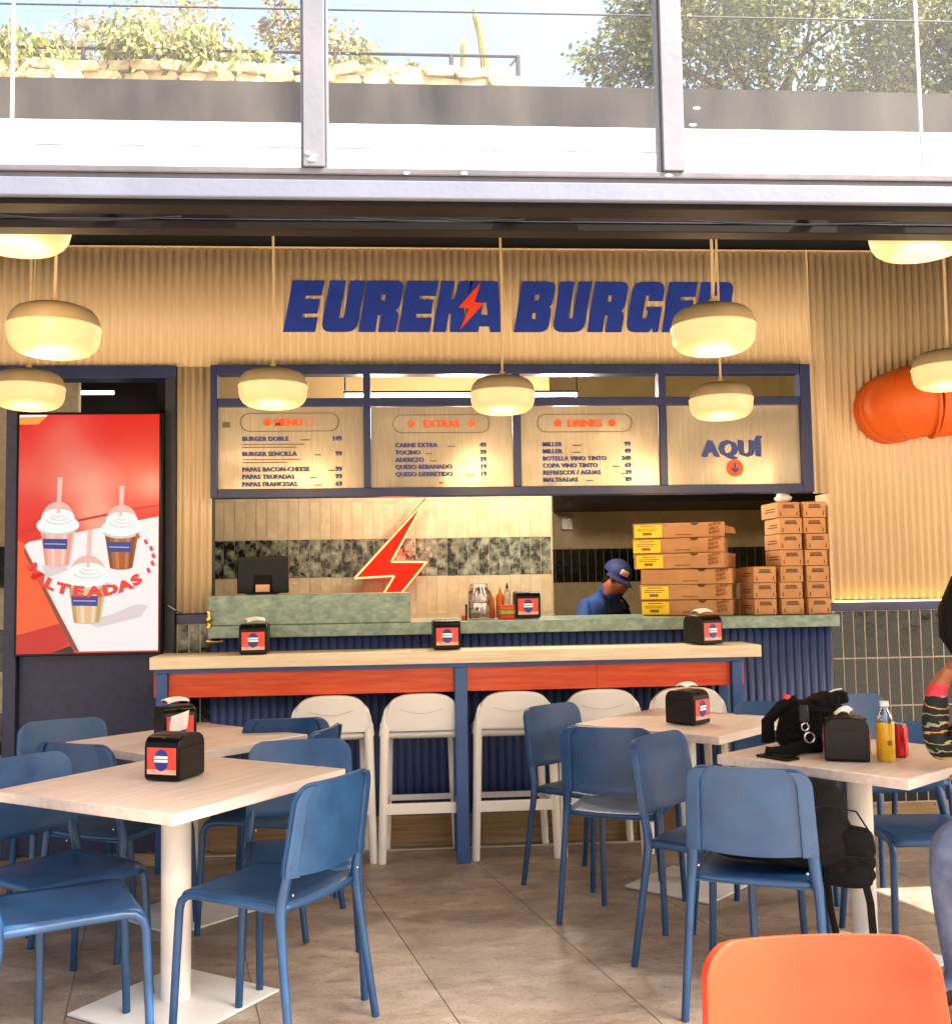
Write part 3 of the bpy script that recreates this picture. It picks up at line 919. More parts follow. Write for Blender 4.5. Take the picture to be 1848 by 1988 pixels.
MB().tube([(-9, 13.2, 8.33), (1.6, 13.2, 8.33)], 0.022, 6).build('top_rail', 'rail_iron', rl)
for x in (-5.6, -4.0, -2.4, -0.8, 0.72, 1.6):
    MB().tube([(x, 13.2, 7.85), (x, 13.2, 8.34)], 0.03, 6).build('post', 'rail_iron', rl)
MB().tube([(1.3, 13.2, 7.98), (1.58, 13.2, 8.30)], 0.016, 6).build('brace', 'rail_iron', rl)

def cactus(label, path, r):
    c = thing('cactus', label, 'cactus', path[0], group='column cacti on the rock wall', world=True)
    n = 20
    P = [Vector(p) for p in path]
    mb = MB()
    dense = []
    for i in range(len(P) - 1):
        for k in range(6):
            dense.append(P[i].lerp(P[i + 1], k / 6))
    dense.append(P[-1])
    o = len(mb.v)
    for j, p in enumerate(dense):
        t = j / (len(dense) - 1)
        rr = r * (0.85 + 0.15 * math.sin(7 * t)) * (1 if t < 0.93 else 0.55)
        for k in range(n):
            q = rr * (1.12 if k % 2 else 0.85)
            mb.v.append((p.x + q * math.cos(2 * math.pi * k / n), p.y + q * math.sin(2 * math.pi * k / n), p.z))
    for j in range(len(dense) - 1):
        for k in range(n):
            k2 = (k + 1) % n
            mb.f.append((o + j * n + k, o + j * n + k2, o + (j + 1) * n + k2, o + (j + 1) * n + k))
            mb.m.append(0)
    mb.f.append(tuple(o + (len(dense) - 1) * n + k for k in range(n)))
    mb.m.append(0)
    mb.build('stem', 'cactus', c, ang=20)
cactus('short straight column cactus above the rock wall', [(0.91, 13.7, 7.8), (0.90, 13.7, 8.3), (0.92, 13.7, 8.78)], 0.05)
cactus('tall leaning column cactus above the rock wall', [(1.22, 13.7, 7.8), (1.2, 13.7, 8.5), (1.14, 13.7, 8.9), (1.07, 13.7, 9.25)], 0.055)

def tree(label, base, trunk_h, blobs, n_leaf, size, mats, group, droop=0.3, seed=1, trunk_r=0.12):
    r = random.Random(seed)
    t = thing('tree', label, 'tree', base, group=group, world=True)
    b0 = Vector(base)
    tb = MB()
    top = b0 + Vector((0.1, 0, trunk_h))
    tb.tube([b0, b0.lerp(top, 0.5) + Vector((0.05, 0, 0)), top], [trunk_r, trunk_r * 0.75, trunk_r * 0.5], 8)
    for (c, rad) in blobs:
        c = Vector(c)
        mid = top.lerp(c, 0.5) + Vector((0, 0, 0.12))
        tb.tube([top - Vector((0, 0, 0.1)), mid, c], [trunk_r * 0.45, trunk_r * 0.28, trunk_r * 0.1], 6)
        for _ in range(5):
            d = Vector((r.uniform(-1, 1) * rad[0], r.uniform(-1, 1) * rad[1], r.uniform(-0.7, 1) * rad[2])) * 0.85
            tb.tube([mid.lerp(c, 0.6), c + d * 0.5 + Vector((0, 0, 0.05)), c + d], [trunk_r * 0.16, trunk_r * 0.1, trunk_r * 0.03], 5)
    tb.build('trunk', 'bark', t)
    lv = MB()
    tot = sum(q[1][0] * q[1][2] for q in blobs)
    for (c, rad) in blobs:
        k = int(n_leaf * rad[0] * rad[2] / tot)
        ncl = max(6, k // 26)
        for _ in range(ncl):
            while True:
                d = Vector((r.uniform(-1, 1), r.uniform(-1, 1), r.uniform(-1, 1)))
                if 0.15 < d.length < 1.0:
                    break
            cc = Vector(c) + Vector((d.x * rad[0], d.y * rad[1], d.z * rad[2]))
            outv = Vector((d.x, d.y, 0.2 - droop)).normalized()
            mi = r.choices(range(len(mats)), [4, 3, 2][:len(mats)])[0]
            for _ in range(26):
                p = cc + Vector((r.gauss(0, 0.16), r.gauss(0, 0.16), r.gauss(0, 0.10))) * (rad[0] * 0.9)
                nrm = Vector((r.gauss(0, 1), r.gauss(0, 1), r.gauss(0.6, 0.8))).normalized()
                ax = (outv + Vector((r.gauss(0, 0.6), r.gauss(0, 0.6), r.gauss(-droop, 0.5)))).normalized()
                sx = nrm.cross(ax)
                if sx.length < 1e-3:
                    continue
                sx.normalize()
                L = size * r.uniform(0.6, 1.25)
                w = L * 0.27
                lv.add([p, p + ax * L * 0.5 + sx * w, p + ax * L, p + ax * L * 0.5 - sx * w], [(0, 1, 2, 3)], mi)
    me = bpy.data.meshes.new('crown')
    me.from_pydata(lv.v, [], lv.f)
    for mt in mats:
        me.materials.append(MT[mt])
    me.polygons.foreach_set('material_index', lv.m)
    link('crown', me, t)
G = 'trees beyond the window'
tree('sparse drooping tree above the rock wall beside the tall window edge', (-4.9, 13.6, 6.7), 1.2, [((-4.9, 13.4, 8.2), (0.8, 0.6, 0.45)), ((-5.6, 13.6, 8.05), (0.6, 0.6, 0.4))], 3600, 0.12, ['leaf_olive', 'leaf_bright'], G, 0.9, 3, 0.07)
tree('dry brown tree standing highest behind the drooping shrubs', (-4.0, 15.6, 7.0), 2.0, [((-4.3, 15.6, 9.6), (0.9, 0.8, 0.6)), ((-3.2, 15.6, 9.9), (0.7, 0.7, 0.7)), ((-4.9, 15.6, 9.2), (0.6, 0.6, 0.4))], 4200, 0.085, ['leaf_dry', 'leaf_olive'], G, 0.2, 5, 0.06)
tree('drooping olive green tree in the middle of the window band row', (-3.0, 13.7, 6.7), 1.4, [((-3.1, 13.4, 8.35), (0.75, 0.6, 0.5)), ((-2.4, 13.5, 8.2), (0.6, 0.6, 0.4)), ((-1.9, 13.4, 8.1), (0.45, 0.5, 0.32))], 4200, 0.12, ['leaf_olive', 'leaf_bright'], G, 0.9, 8, 0.07)
tree('thin airy tree with pale tip shoots beside the window mullion', (-1.3, 14.9, 7.0), 1.8, [((-1.4, 14.9, 9.2), (0.6, 0.6, 0.6)), ((-0.9, 14.9, 9.0), (0.6, 0.6, 0.7)), ((-1.6, 14.9, 9.75), (0.4, 0.4, 0.5)), ((-0.55, 14.9, 8.7), (0.5, 0.5, 0.45))], 3800, 0.09, ['leaf_dry', 'leaf_olive'], G, 0.3, 11, 0.06)
tree('low olive bush tree leaning over the rock wall near the cacti', (-0.5, 13.7, 6.7), 1.2, [((-0.6, 13.5, 8.15), (0.6, 0.5, 0.32)), ((0.1, 13.6, 8.1), (0.4, 0.4, 0.28))], 2200, 0.10, ['leaf_olive', 'leaf_bright'], G, 0.7, 13, 0.06)
tree('big dense green tree filling the last window pane', (5.2, 14.0, 6.8), 1.2, [((4.2, 13.8, 8.9), (1.2, 1.0, 1.0)), ((3.2, 13.8, 8.7), (0.75, 0.8, 0.55)), ((5.8, 13.6, 8.9), (1.4, 1.1, 1.0)), ((4.9, 13.6, 9.9), (1.4, 1.2, 0.9)), ((3.7, 13.9, 9.6), (0.8, 0.8, 0.7))], 20000, 0.10, ['leaf_dark', 'leaf_olive', 'leaf_bright'], G, 0.35, 17, 0.16)
tree('bright green leafy tree beside the big dense tree', (7.4, 13.2, 6.8), 1.2, [((7.3, 13.0, 8.6), (1.1, 0.9, 0.8)), ((7.9, 13.0, 9.3), (1.3, 0.9, 0.9)), ((6.6, 13.2, 8.0), (0.9, 0.7, 0.5))], 11000, 0.10, ['leaf_bright', 'leaf_dark', 'leaf_olive'], G, 0.35, 19, 0.14)

# ================================================================ OBJECTS
# ---- big lettering on the front
def chamf(poly, idx, c=0.1, ax=1.0):
    """round the listed corners with a short arc"""
    out = []
    n = len(poly)
    for i, p in enumerate(poly):
        if i in idx:
            a, b_ = Vector(poly[i - 1]), Vector(poly[(i + 1) % n])
            p = Vector(p)
            d1 = (a - p)
            d2 = (b_ - p)
            r1 = min(c, d1.length * 0.49)
            r2 = min(c, d2.length * 0.49)
            s, e = p + d1.normalized() * r1, p + d2.normalized() * r2
            for k in range(5):
                t = k / 4
                q = s * (1 - t) ** 2 + p * 2 * t * (1 - t) + e * t * t
                out.append((q.x, q.y))
        else:
            out.append(tuple(p))
    return out

def letter(ch, w):
    """loops of a heavy slab letter, height 1, width w"""
    if ch == 'E':
        return [[(0, 0), (w, 0), (w, .28), (.50 * w, .28), (.50 * w, .355), (.96 * w, .355), (.96 * w, .635), (.50 * w, .635), (.50 * w, .705), (w, .705), (w, 1), (0, 1)]]
    if ch == 'U':
        return [chamf([(0, 0), (w, 0), (w, 1), (.57 * w, 1), (.57 * w, .27), (.45 * w, .27), (.45 * w, 1), (0, 1)], (0, 1), .2)]
    if ch == 'R':
        o = chamf([(0, 0), (.45 * w, 0), (.45 * w, .33), (.53 * w, .33), (.53 * w, 0), (w, 0), (w, .36), (.90 * w, .42), (w, .50), (w, 1), (0, 1)], (6, 8, 9), .16)
        return [o, [(.45 * w, .60), (.56 * w, .60), (.56 * w, .73), (.45 * w, .73)]]
    if ch == 'K':
        return [[(0, 0), (.42 * w, 0), (.42 * w, .36), (.50 * w, .36), (.56 * w, 0), (w, 0), (w, .1), (.88 * w, .5), (w, .93), (w, 1), (.60 * w, 1), (.50 * w, .64), (.42 * w, .64), (.42 * w, 1), (0, 1)]]
    if ch == 'A':
        o = [(-.04 * w, 0), (.34 * w, 0), (.38 * w, .11), (.66 * w, .11), (.67 * w, 0), (1.0 * w, 0), (.90 * w, 1), (.16 * w, 1)]
        return [o, [(.43 * w, .33), (.61 * w, .33), (.58 * w, .58), (.50 * w, .58)]]
    if ch == 'B':
        o = chamf([(0, 0), (w, 0), (w, .44), (.93 * w, .5), (w, .56), (w, 1), (0, 1)], (1, 2, 4, 5), .17)
        return [o, [(.45 * w, .25), (.58 * w, .25), (.58 * w, .38), (.45 * w, .38)], [(.45 * w, .62), (.58 * w, .62), (.58 * w, .74), (.45 * w, .74)]]
    if ch == 'G':
        o = chamf([(0, 0), (.72 * w, 0), (.80 * w, .10), (.84 * w, 0), (w, 0), (w, .50), (.54 * w, .50), (.54 * w, .43), (.58 * w, .43), (.58 * w, .27), (.45 * w, .27), (.45 * w, .73), (.56 * w, .73), (.56 * w, .62), (w, .62), (w, 1), (0, 1)], (0, 15, 16), .2)
        return [o]
sign = thing('wall_sign', 'large slanted dark blue shop lettering on the cream corrugated wall', 'sign', (0.6, WY - 0.02, 2.78), world=True)
SX0, SPX = -0.636, 0.0029
SH = 0.288
row = [('E', 551, 611), ('U', 621, 689), ('R', 692, 763), ('E', 767, 827), ('K', 833, 893), ('A', 896, 967), ('B', 989, 1055), ('U', 1063, 1125), ('R', 1131, 1198), ('G', 1206, 1270), ('E', 1277, 1333), ('R', 1340, 1406)]
for ch, a, b_ in row:
    w = (b_ - a) * SPX / SH
    loops = [[((x + 0.185 * y) * SH, y * SH) for x, y in lp] for lp in letter(ch, w)]
    if ch == 'A':
        loops = [[((x + 0.0 * y) * SH, y * SH) for x, y in lp] for lp in letter(ch, w)]
    me = flat_shape(loops, 0.004)
    mesh_on_wall(me, SX0 + (a - 551) * SPX, WY - 0.0125, 2.78, 'sign_blue')
    link('letter', me, sign)
bolt = [(0.055, 1.0), (-0.002, 0.48), (0.026, 0.48), (-0.055, 0.0), (0.012, 0.42)]
bolt = [(0.062, 0.98), (-0.05, 0.47), (0.002, 0.45), (-0.045, 0.02), (0.075, 0.56), (0.028, 0.575)]
me = flat_shape([[(x * 1.15, y * SH * 0.98) for x, y in bolt]], 0.004)
mesh_on_wall(me, SX0 + (903 - 551) * SPX, WY - 0.018, 2.785, 'sign_orange')
link('lightning_bolt', me, sign)

# ---- menu board
MY = 5.60
menu = thing('menu_board', 'navy framed metal menu board with four panels above the serving hatch', 'menu board', (0.64, MY, 1.86), world=True)
def frame_bar(n, x0, x1, z0, z1, y0=MY, y1=MY + 0.085):
    MB().box((x0, y0, z0), (x1, y1, z1)).build(n, 'navy', menu, bevel=0.003)
frame_bar('frame_stile', -1.013, -0.978, 1.862, 2.582)
frame_bar('frame_stile', 2.224, 2.286, 1.862, 2.582)
frame_bar('frame_rail', -0.9775, 2.2235, 1.862, 1.910)
frame_bar('frame_rail', -0.9775, 2.2235, 2.530, 2.582)
frame_bar('frame_rail', -0.9775, 2.2235, 2.354, 2.400, MY + 0.004, MY + 0.08)
for x0, x1 in ((-0.200, -0.161), (0.612, 0.655), (1.424, 1.465)):
    frame_bar('mullion', x0, x1, 1.9105, 2.3535, MY + 0.003, MY + 0.08)
    frame_bar('mullion', x0, x1, 2.4005, 2.5295, MY + 0.003, MY + 0.08)
spans = [(-0.977, -0.201), (-0.160, 0.611), (0.656, 1.423), (1.466, 2.223)]
PY = MY + 0.03
def put_text(lst, s, x, z, size, mat, align='LEFT', bold=0.03, space=1.0):
    group_ = []
    for k, dx in enumerate((0, -1, 1, -0.5, 0.5)):
        me = text_mesh(s, size, 0.022, 0.0008, align, space)
        mesh_on_wall(me, x + dx * bold * size, PY - 0.0012 - 0.0003 * k, z + (0.25 * bold * size if k % 2 else -0.25 * bold * size if k else 0), mat)
        group_.append(me)
    lst.append(join_meshes('line', group_))
def put_rect(lst, x0, x1, z0, z1, mat):
    lst.append(MB().box((x0, PY - 0.003, z0), (x1, PY - 0.001, z1)).mesh('r', mat))
def pill(cx, cz, w, h, t=0.004):
    def loop(w, h):
        r = h / 2
        pts = []
        for k in range(13):
            a = -math.pi / 2 + math.pi * k / 12
            pts.append((w / 2 - r + r * math.cos(a), r * math.sin(a)))
        for k in range(13):
            a = math.pi / 2 + math.pi * k / 12
            pts.append((-w / 2 + r + r * math.cos(a), r * math.sin(a)))
        return pts
    me = flat_shape([loop(w, h), loop(w - t * 2, h - t * 2)], 0.002)
    return mesh_on_wall(me, cx, PY - 0.002, cz, 'menu_fine')
def disc(lst, cx, cz, r, mat, yoff=0.0):
    me = flat_shape([[(r * math.cos(2 * math.pi * k / 20), r * math.sin(2 * math.pi * k / 20)) for k in range(20)]], 0.002)
    mesh_on_wall(me, cx, PY - 0.002 - yoff, cz, mat)
    lst.append(me)
panels = []
for (x0, x1) in spans:
    panels.append(MB().box((x0, PY, 1.911), (x1, PY + 0.004, 2.353)).build('panel', 'menu_metal', menu))
# panel texts: (row z, name, small, price)
def rows(lst, xl, xr, items, size=0.033):
    for z, nm, fine, pr in items:
        put_text(lst, nm, xl, z, size, 'menu_blue', bold=0.075, space=1.06)
        if pr:
            put_text(lst, pr, xr, z, size, 'menu_blue', 'RIGHT', 0.075, 1.06)
        if fine:
            w = len(nm) * size * 0.74
            put_rect(lst, xl + w + 0.018, xl + w + 0.018 + fine, z + 0.001, z + 0.007, 'menu_fine')
L = []
put_text(L, 'MENU', -0.605, 2.252, 0.056, 'menu_orange', 'CENTER', 0.05)
disc(L, -0.718, 2.272, 0.021, 'menu_orange')
me = flat_shape([[(0.021 * math.cos(2 * math.pi * k / 20), 0.021 * math.sin(2 * math.pi * k / 20)) for k in range(20)], [(0.016 * math.cos(2 * math.pi * k / 20), 0.016 * math.sin(2 * math.pi * k / 20)) for k in range(20)]], 0.002)
L.append(mesh_on_wall(me, -0.492, PY - 0.002, 2.272, 'menu_orange'))
L.append(pill(-0.596, 2.273, 0.53, 0.102))
rows(L, -0.85, -0.318, [(2.172, 'BURGER DOBLE', 0.05, '149'), (2.09, 'BURGER SENCILLA', 0.035, '99'), (2.006, 'PAPAS BACON-CHEESE', 0.045, '99'), (1.966, 'PAPAS TRUFADAS', 0.04, '99'), (1.926, 'PAPAS FRANCESAS', 0.04, '69')])
for z, w in ((2.150, 0.33), (2.134, 0.29), (2.068, 0.31), (2.052, 0.24)):
    put_rect(L, -0.85, -0.85 + w, z, z + 0.005, 'menu_fine')
put_rect(L, -0.955, -0.915, 2.245, 2.275, 'menu_fine')
for q in L:
    link('menu_line', q, panels[0])
L = []
put_text(L, 'EXTRAS', 0.222, 2.240, 0.056, 'menu_orange', 'CENTER', 0.05)
for cx in (0.058, 0.386):
    for dx, dz in ((0, 0.013), (0, -0.013), (0.013, 0), (-0.013, 0)):
        disc(L, cx + dx, 2.260 + dz, 0.0085, 'menu_orange')
L.append(pill(0.222, 2.260, 0.53, 0.102))
rows(L, -0.030, 0.465, [(2.132, 'CARNE EXTRA', 0.04, '49'), (2.092, 'TOCINO', 0.035, '39'), (2.052, 'ADEREZO', 0.035, '29'), (2.013, 'QUESO REBANADO', 0, '19'), (1.973, 'QUESO DERRETIDO', 0.045, '19')])
put_rect(L, 0.205, 0.228, 1.932, 1.939, 'menu_fine')
for q in L:
    link('menu_line', q, panels[1])
L = []
put_text(L, 'DRINKS', 1.012, 2.240, 0.056, 'menu_orange', 'CENTER', 0.05)
disc(L, 0.862, 2.260, 0.021, 'menu_orange')
disc(L, 1.163, 2.260, 0.021, 'menu_orange')
L.append(pill(1.012, 2.260, 0.53, 0.102))
rows(L, 0.775, 1.265, [(2.132, 'MILLER', 0.05, '99'), (2.093, 'MILLER', 0.045, '49'), (2.053, 'BOTELLA VINO TINTO', 0.02, '249'), (2.014, 'COPA VINO TINTO', 0.04, '69'), (1.975, 'REFRESCOS / AGUAS', 0.025, '39'), (1.936, 'MALTEADAS', 0.04, '89')])
for q in L:
    link('menu_line', q, panels[2])
L = []
put_text(L, 'AQUÍ', 1.835, 2.07, 0.125, 'menu_blue', 'CENTER', 0.07, 1.12)
disc(L, 1.848, 2.003, 0.048, 'menu_orange')
me = flat_shape([[(-0.006, 0.028), (0.006, 0.028), (0.006, -0.006), (0.022, 0.006), (0.022, -0.008), (0, -0.030), (-0.022, -0.008), (-0.022, 0.006), (-0.006, -0.006)]], 0.002)
L.append(mesh_on_wall(me, 1.848, PY - 0.0045, 2.003, 'menu_blue'))
for q in L:
    link('menu_line', q, panels[3])

# ---- bright screen with the milkshake picture
tv = thing('display_screen', 'upright lit display screen showing three milkshakes on a red background', 'screen', (-1.63, 5.56, 1.05), world=True)
TX0, TX1, TZ0, TZ1 = -1.985, -1.268, 1.062, 2.305
TY = 5.545
bz = MB()
bz.box((TX0 - 0.014, TY, TZ0 - 0.014), (TX1 + 0.014, TY + 0.05, TZ1 + 0.014))
bz.build('casing', 'black_plastic', tv, bevel=0.004)
scr = MB().box((TX0, TY - 0.002, TZ0), (TX1, TY - 0.0005, TZ1)).build('picture', 'scr_red', tv)
# picture drawn in units of the visible screen: crop pixels x 122..990, y 340..1835
def sp(x, y):
    return (TX0 + (x - 122) / 868 * (TX1 - TX0), TZ1 - (y - 340) / 1495 * (TZ1 - TZ0))
lay = [0.0]
pic = []
def poly(pts, mat):
    lay[0] += 0.00007
    me = flat_shape([[sp(*p) for p in pts]], 0.0001)
    me.transform(Matrix.Translation((0, TY - 0.0025 - lay[0], 0)) @ Matrix.Rotation(math.pi / 2, 4, 'X'))
    me.materials.clear()
    me.materials.append(MT[mat])
    pic.append(me)
def ell(cx, cy, rx, ry, n=24, a0=0, a1=360):
    return [(cx + rx * math.cos(R(a0 + (a1 - a0) * k / n)), cy + ry * math.sin(R(a0 + (a1 - a0) * k / n))) for k in range(n + (0 if a1 - a0 == 360 else 1))]
poly([(122, 340), (300, 340), (240, 400), (122, 402)], 'scr_yellow')
poly([(122, 340), (290, 340), (288, 352), (122, 356)], 'scr_table')
poly([(122, 1130), (165, 1150), (430, 1640), (122, 1720)], 'scr_orange')
poly([(122, 1720), (385, 1650), (440, 1780), (330, 1830), (122, 1835)], 'scr_darkred')
poly([(122, 1075), (860, 930), (990, 915), (990, 925), (860, 945), (122, 1090)], 'scr_darkred')
poly([(330, 1832), (450, 1790), (480, 1818), (470, 1834)], 'scr_black')
poly([(160, 1175), (500, 1820), (470, 1826), (162, 1210)], 'scr_edge')
poly([(163, 1165), (190, 1140), (560, 1070), (988, 990), (988, 1828), (505, 1826)], 'scr_table')
poly([(520, 1640), (700, 1600), (850, 1540), (930, 1545), (880, 1620), (620, 1680)], 'scr_shade')
poly([(270, 1290), (420, 1270), (430, 1320), (300, 1370)], 'scr_shade')
def shake():
    link('milkshake', join_meshes('milkshake', pic), scr)
    pic.clear()
for q in pic:
    link('backdrop_shape', q, scr)
pic.clear()
def cup(cx, ytop, ybot, wt, wb, body, lab, straw):
    poly([(straw - 16, straw_top[0]), (straw + 14, straw_top[0]), (straw + 4, ytop - 100), (straw - 22, ytop - 100)], 'scr_straw')
    poly(ell(cx, ytop - 60, wt * 0.92, 110, 24, 180, 360), 'scr_dome')
    poly([(cx - wt, ytop), (cx + wt, ytop), (cx + wb, ybot), (cx - wb, ybot)], body)
    poly(ell(cx, ybot, wb, 18, 20, 0, 180), body)
    for (f0, f1, mt2) in ((-1.0, -0.72, body + '_d'), (-0.45, -0.2, body + '_l'), (0.62, 0.86, body + '_d'), (0.3, 0.5, body + '_l')):
        poly([(cx + wt * f0, ytop), (cx + wt * f1, ytop), (cx + wb * f1, ybot + 10), (cx + wb * f0, ybot + 8)], mt2)
    poly(ell(cx - wt * 0.2, ybot + 14, wb * 1.5, 22), 'scr_shade') if False else None
    ly = ytop + (ybot - ytop) * lab
    k = wt + (wb - wt) * lab
    poly([(cx - k * 0.93, ly), (cx + k * 0.62, ly + 4), (cx + k * 0.58, ly + 68), (cx - k * 0.86, ly + 62)], 'scr_blue')
    poly([(cx - k * 0.8, ly + 30), (cx + k * 0.5, ly + 34), (cx + k * 0.5, ly + 38), (cx - k * 0.8, ly + 34)], 'scr_swirl')
    poly(ell(cx, ytop - 22, wt * 1.22, 62), 'scr_cream')
    poly(ell(cx, ytop - 70, wt * 0.95, 55), 'scr_cream')
    poly(ell(cx, ytop - 8, wt * 1.16, 50, 24, 10, 170), 'scr_cream_d')
    poly(ell(cx, ytop - 24, wt * 1.12, 52), 'scr_cream')
    for (ox, oy, rx, ry) in ((6, -58, 0.78, 34), (12, -74, 0.55, 26), (2, -88, 0.34, 18)):
        poly(ell(cx + ox, ytop + oy, wt * rx, ry, 22, 5, 190), 'scr_swirl')
        poly(ell(cx + ox + 3, ytop + oy - 9, wt * (rx - 0.05), ry), 'scr_cream')
    poly([(straw - 15, ytop - 150), (straw + 4, ytop - 150), (straw + 1, ytop - 96), (straw - 20, ytop - 96)], 'scr_straw')
straw_top = [735]
cup(366, 1060, 1280, 108, 75, 'scr_pink', 0.28, 378)
shake()
straw_top = [795]
cup(760, 1085, 1305, 106, 70, 'scr_choc', 0.28, 762)
shake()
straw_top = [1065]
cup(553, 1400, 1640, 118, 82, 'scr_coffee', 0.33, 565)
shake()
ring = []
word = 'MALTEADAS'
for k, ch in enumerate(word):
    a = R(164 - k * 15.5)
    px, py_ = 575 + 385 * math.cos(a), 1250 + 205 * math.sin(a)
    me = text_mesh(ch, 0.112, 0.07, 0.0002, 'CENTER')
    tx, tz = sp(px, py_ + 30)
    tilt = math.atan2(-205 * math.cos(a), 385 * math.sin(a)) if True else 0
    me.transform(Matrix.Translation((tx, TY - 0.0132, tz)) @ Matrix.Rotation(math.pi / 2, 4, 'X') @ Matrix.Rotation(-math.atan2(math.cos(a) * 205, -math.sin(a) * 385) + math.pi if False else math.atan2(-math.cos(a) * 205, math.sin(a) * 385) * -1.0, 4, 'Z') @ Matrix.Diagonal((0.92, 0.62, 1, 1)))
    me.materials.clear()
    me.materials.append(MT['scr_text'])
    ring.append(me)
for k in range(6):
    a = R(-42 + k * 13)
    px, py_ = 575 + 385 * math.cos(a), 1250 + 205 * math.sin(a)
    tx, tz = sp(px, py_)
    ring.append(MB().bar((tx - 0.004, TY - 0.0132, tz + 0.013), (tx + 0.006, TY - 0.0132, tz - 0.012), 0.0005, 0.016, (1, 0, 0)).mesh('b', 'scr_text'))
for q in ring:
    link('ring_letter', q, scr)
wire = MB().tube([(-1.255, 5.60, 1.30), (-1.23, 5.59, 1.298), (-1.19, 5.60, 1.27), (-1.16, 5.66, 1.245)], 0.003, 6).build('power_wire', 'metal', tv)

# ---- bar table
bar = thing('bar_table', 'long high bar table with pale wood top and orange apron boards', 'bar table', (0.29, 5.4, 0), world=True)
MB().box((-1.238, 5.225, 0.990), (1.822, 5.555, 1.050)).build('top', 'wood_light', bar, bevel=0.003)
MB().box((-1.225, 5.262, 0.968), (1.74, 5.30, 0.9885)).build('frame_rail', 'bar_blue', bar)
for (x0, x1) in ((-1.214, -1.160), (0.256, 0.318), (1.676, 1.730)):
    MB().box((x0, 5.255, 0.0), (x1, 5.31, 0.9675)).build('post', 'bar_blue', bar, bevel=0.003)
    MB().box((x0, 5.50, 0.0), (x1, 5.548, 0.988)).build('post', 'bar_blue', bar, bevel=0.003)
for (x0, x1) in ((-1.159, 0.2555), (0.3185, 0.98), (0.981, 1.675)):
    MB().box((x0, 5.285, 0.845), (x1, 5.303, 0.9665)).build('apron_board', 'orange_wood', bar, bevel=0.002)
MB().box((-1.236, 5.31, 0.845), (-1.218, 5.50, 0.985)).build('side_apron', 'orange_wood', bar, bevel=0.002)
MB().box((1.735, 5.311, 0.845), (1.752, 5.50, 0.985)).build('side_apron', 'orange_wood', bar, bevel=0.002)

# ---- bar stools
def build_stool():
    t = thing('bar_stool', 'x', 'stool', group='white bar stools at the high table')
    # origin at floor centre, back towards -Y
    def back(u, v):
        ang = math.pi * (u - 0.5) * 0.86
        x = 0.205 * math.sin(ang) / math.sin(math.pi * 0.43)
        y = -0.175 - 0.028 * (math.cos(ang) - math.cos(math.pi * .43))
        edge = abs(2 * u - 1)
        ztop = 0.838 - 0.165 * (1 - math.sqrt(max(0.0, 1 - edge ** 2.8)))
        zbot = 0.655 + 0.0 * edge - 0.03 * max(0, (edge - 0.75) / 0.25) ** 2
        z = zbot + (ztop - zbot) * v
        return (x * (1 - 0.10 * v ** 2), y - 0.03 * v, z)
    MB().grid(lambda u, v: back(0.5 - 0.5 * math.cos(math.pi * u), v), 30, 12).build('backrest', 'white_plastic', t, solid=0.026, bevel=0.006)
    def seam(u):
        x = -0.11 + 0.22 * u
        return (x, -0.247 + 0.16 * x * x, 0.765 - 0.022 * math.sin(math.pi * u))
    MB().tube([seam(k / 12) for k in range(13)], 0.0016, 5).build('seam', 'strip', t)
    def seat(u, v):
        x = (u - 0.5) * 0.43
        y = -0.17 + 0.36 * v
        e = max(abs(2 * u - 1), abs(2 * v - 1))
        return (x * (1 - 0.06 * (2 * v - 1) ** 2), y, 0.655 - 0.014 * (1 - (2 * u - 1) ** 2) * math.sin(math.pi * v) - 0.02 * max(0, (e - 0.85) / 0.15) ** 2)
    MB().grid(seat, 14, 12).build('seat', 'white_plastic', t, solid=0.03, off=-1)
    for s in (-1, 1):
        MB().tube([(s * 0.188, -0.19, 0.69), (s * 0.19, -0.188, 0.60), (s * 0.198, -0.185, 0.3), (s * 0.208, -0.185, 0.0)], [(0.024, 0.018), (0.022, 0.018), (0.021, 0.018), (0.020, 0.018)], 10).build('leg', 'white_plastic', t)
        MB().tube([(s * 0.165, 0.12, 0.64), (s * 0.172, 0.11, 0.3), (s * 0.183, 0.10, 0.0)], [(0.022, 0.018), (0.020, 0.017), (0.018, 0.016)], 10).build('leg', 'white_plastic', t)
        MB().bar((s * 0.196, -0.17, 0.265), (s * 0.174, 0.10, 0.265), 0.02, 0.03).build('side_rail', 'white_plastic', t)
        MB().lathe([(0.0, 0), (0.009, 0.0), (0.009, 0.012), (0, 0.014)], 8, (s * 0.13, -0.15, 0.615)).build('bolt', 'metal', t)
    MB().box((-0.195, -0.198, 0.238), (0.195, -0.172, 0.292)).build('footrest', 'white_plastic', t, bevel=0.005)
    MB().box((-0.17, 0.092, 0.25), (0.17, 0.11, 0.28)).build('footrest', 'white_plastic', t, bevel=0.004)
    return t
st0 = build_stool()
st_lab = ['white bar stool nearest the red screen, half hidden by blue chairs',
          'white bar stool beside the middle bar post on the screen side',
          'white bar stool beside the middle bar post on the boxes side',
          'white bar stool partly hidden behind the darkest blue chair',
          'white bar stool behind the napkin box at the end of the bar']
for i, (x, rz) in enumerate([(-0.378, 4), (0.088, 1), (0.560, 0), (1.012, -2), (1.462, -4)]):
    s = st0 if i == 0 else copy_tree(st0)
    s.location = (x, 5.50, 0)
    s.rotation_euler = (0, 0, R(rz))
    s['label'] = st_lab[i]

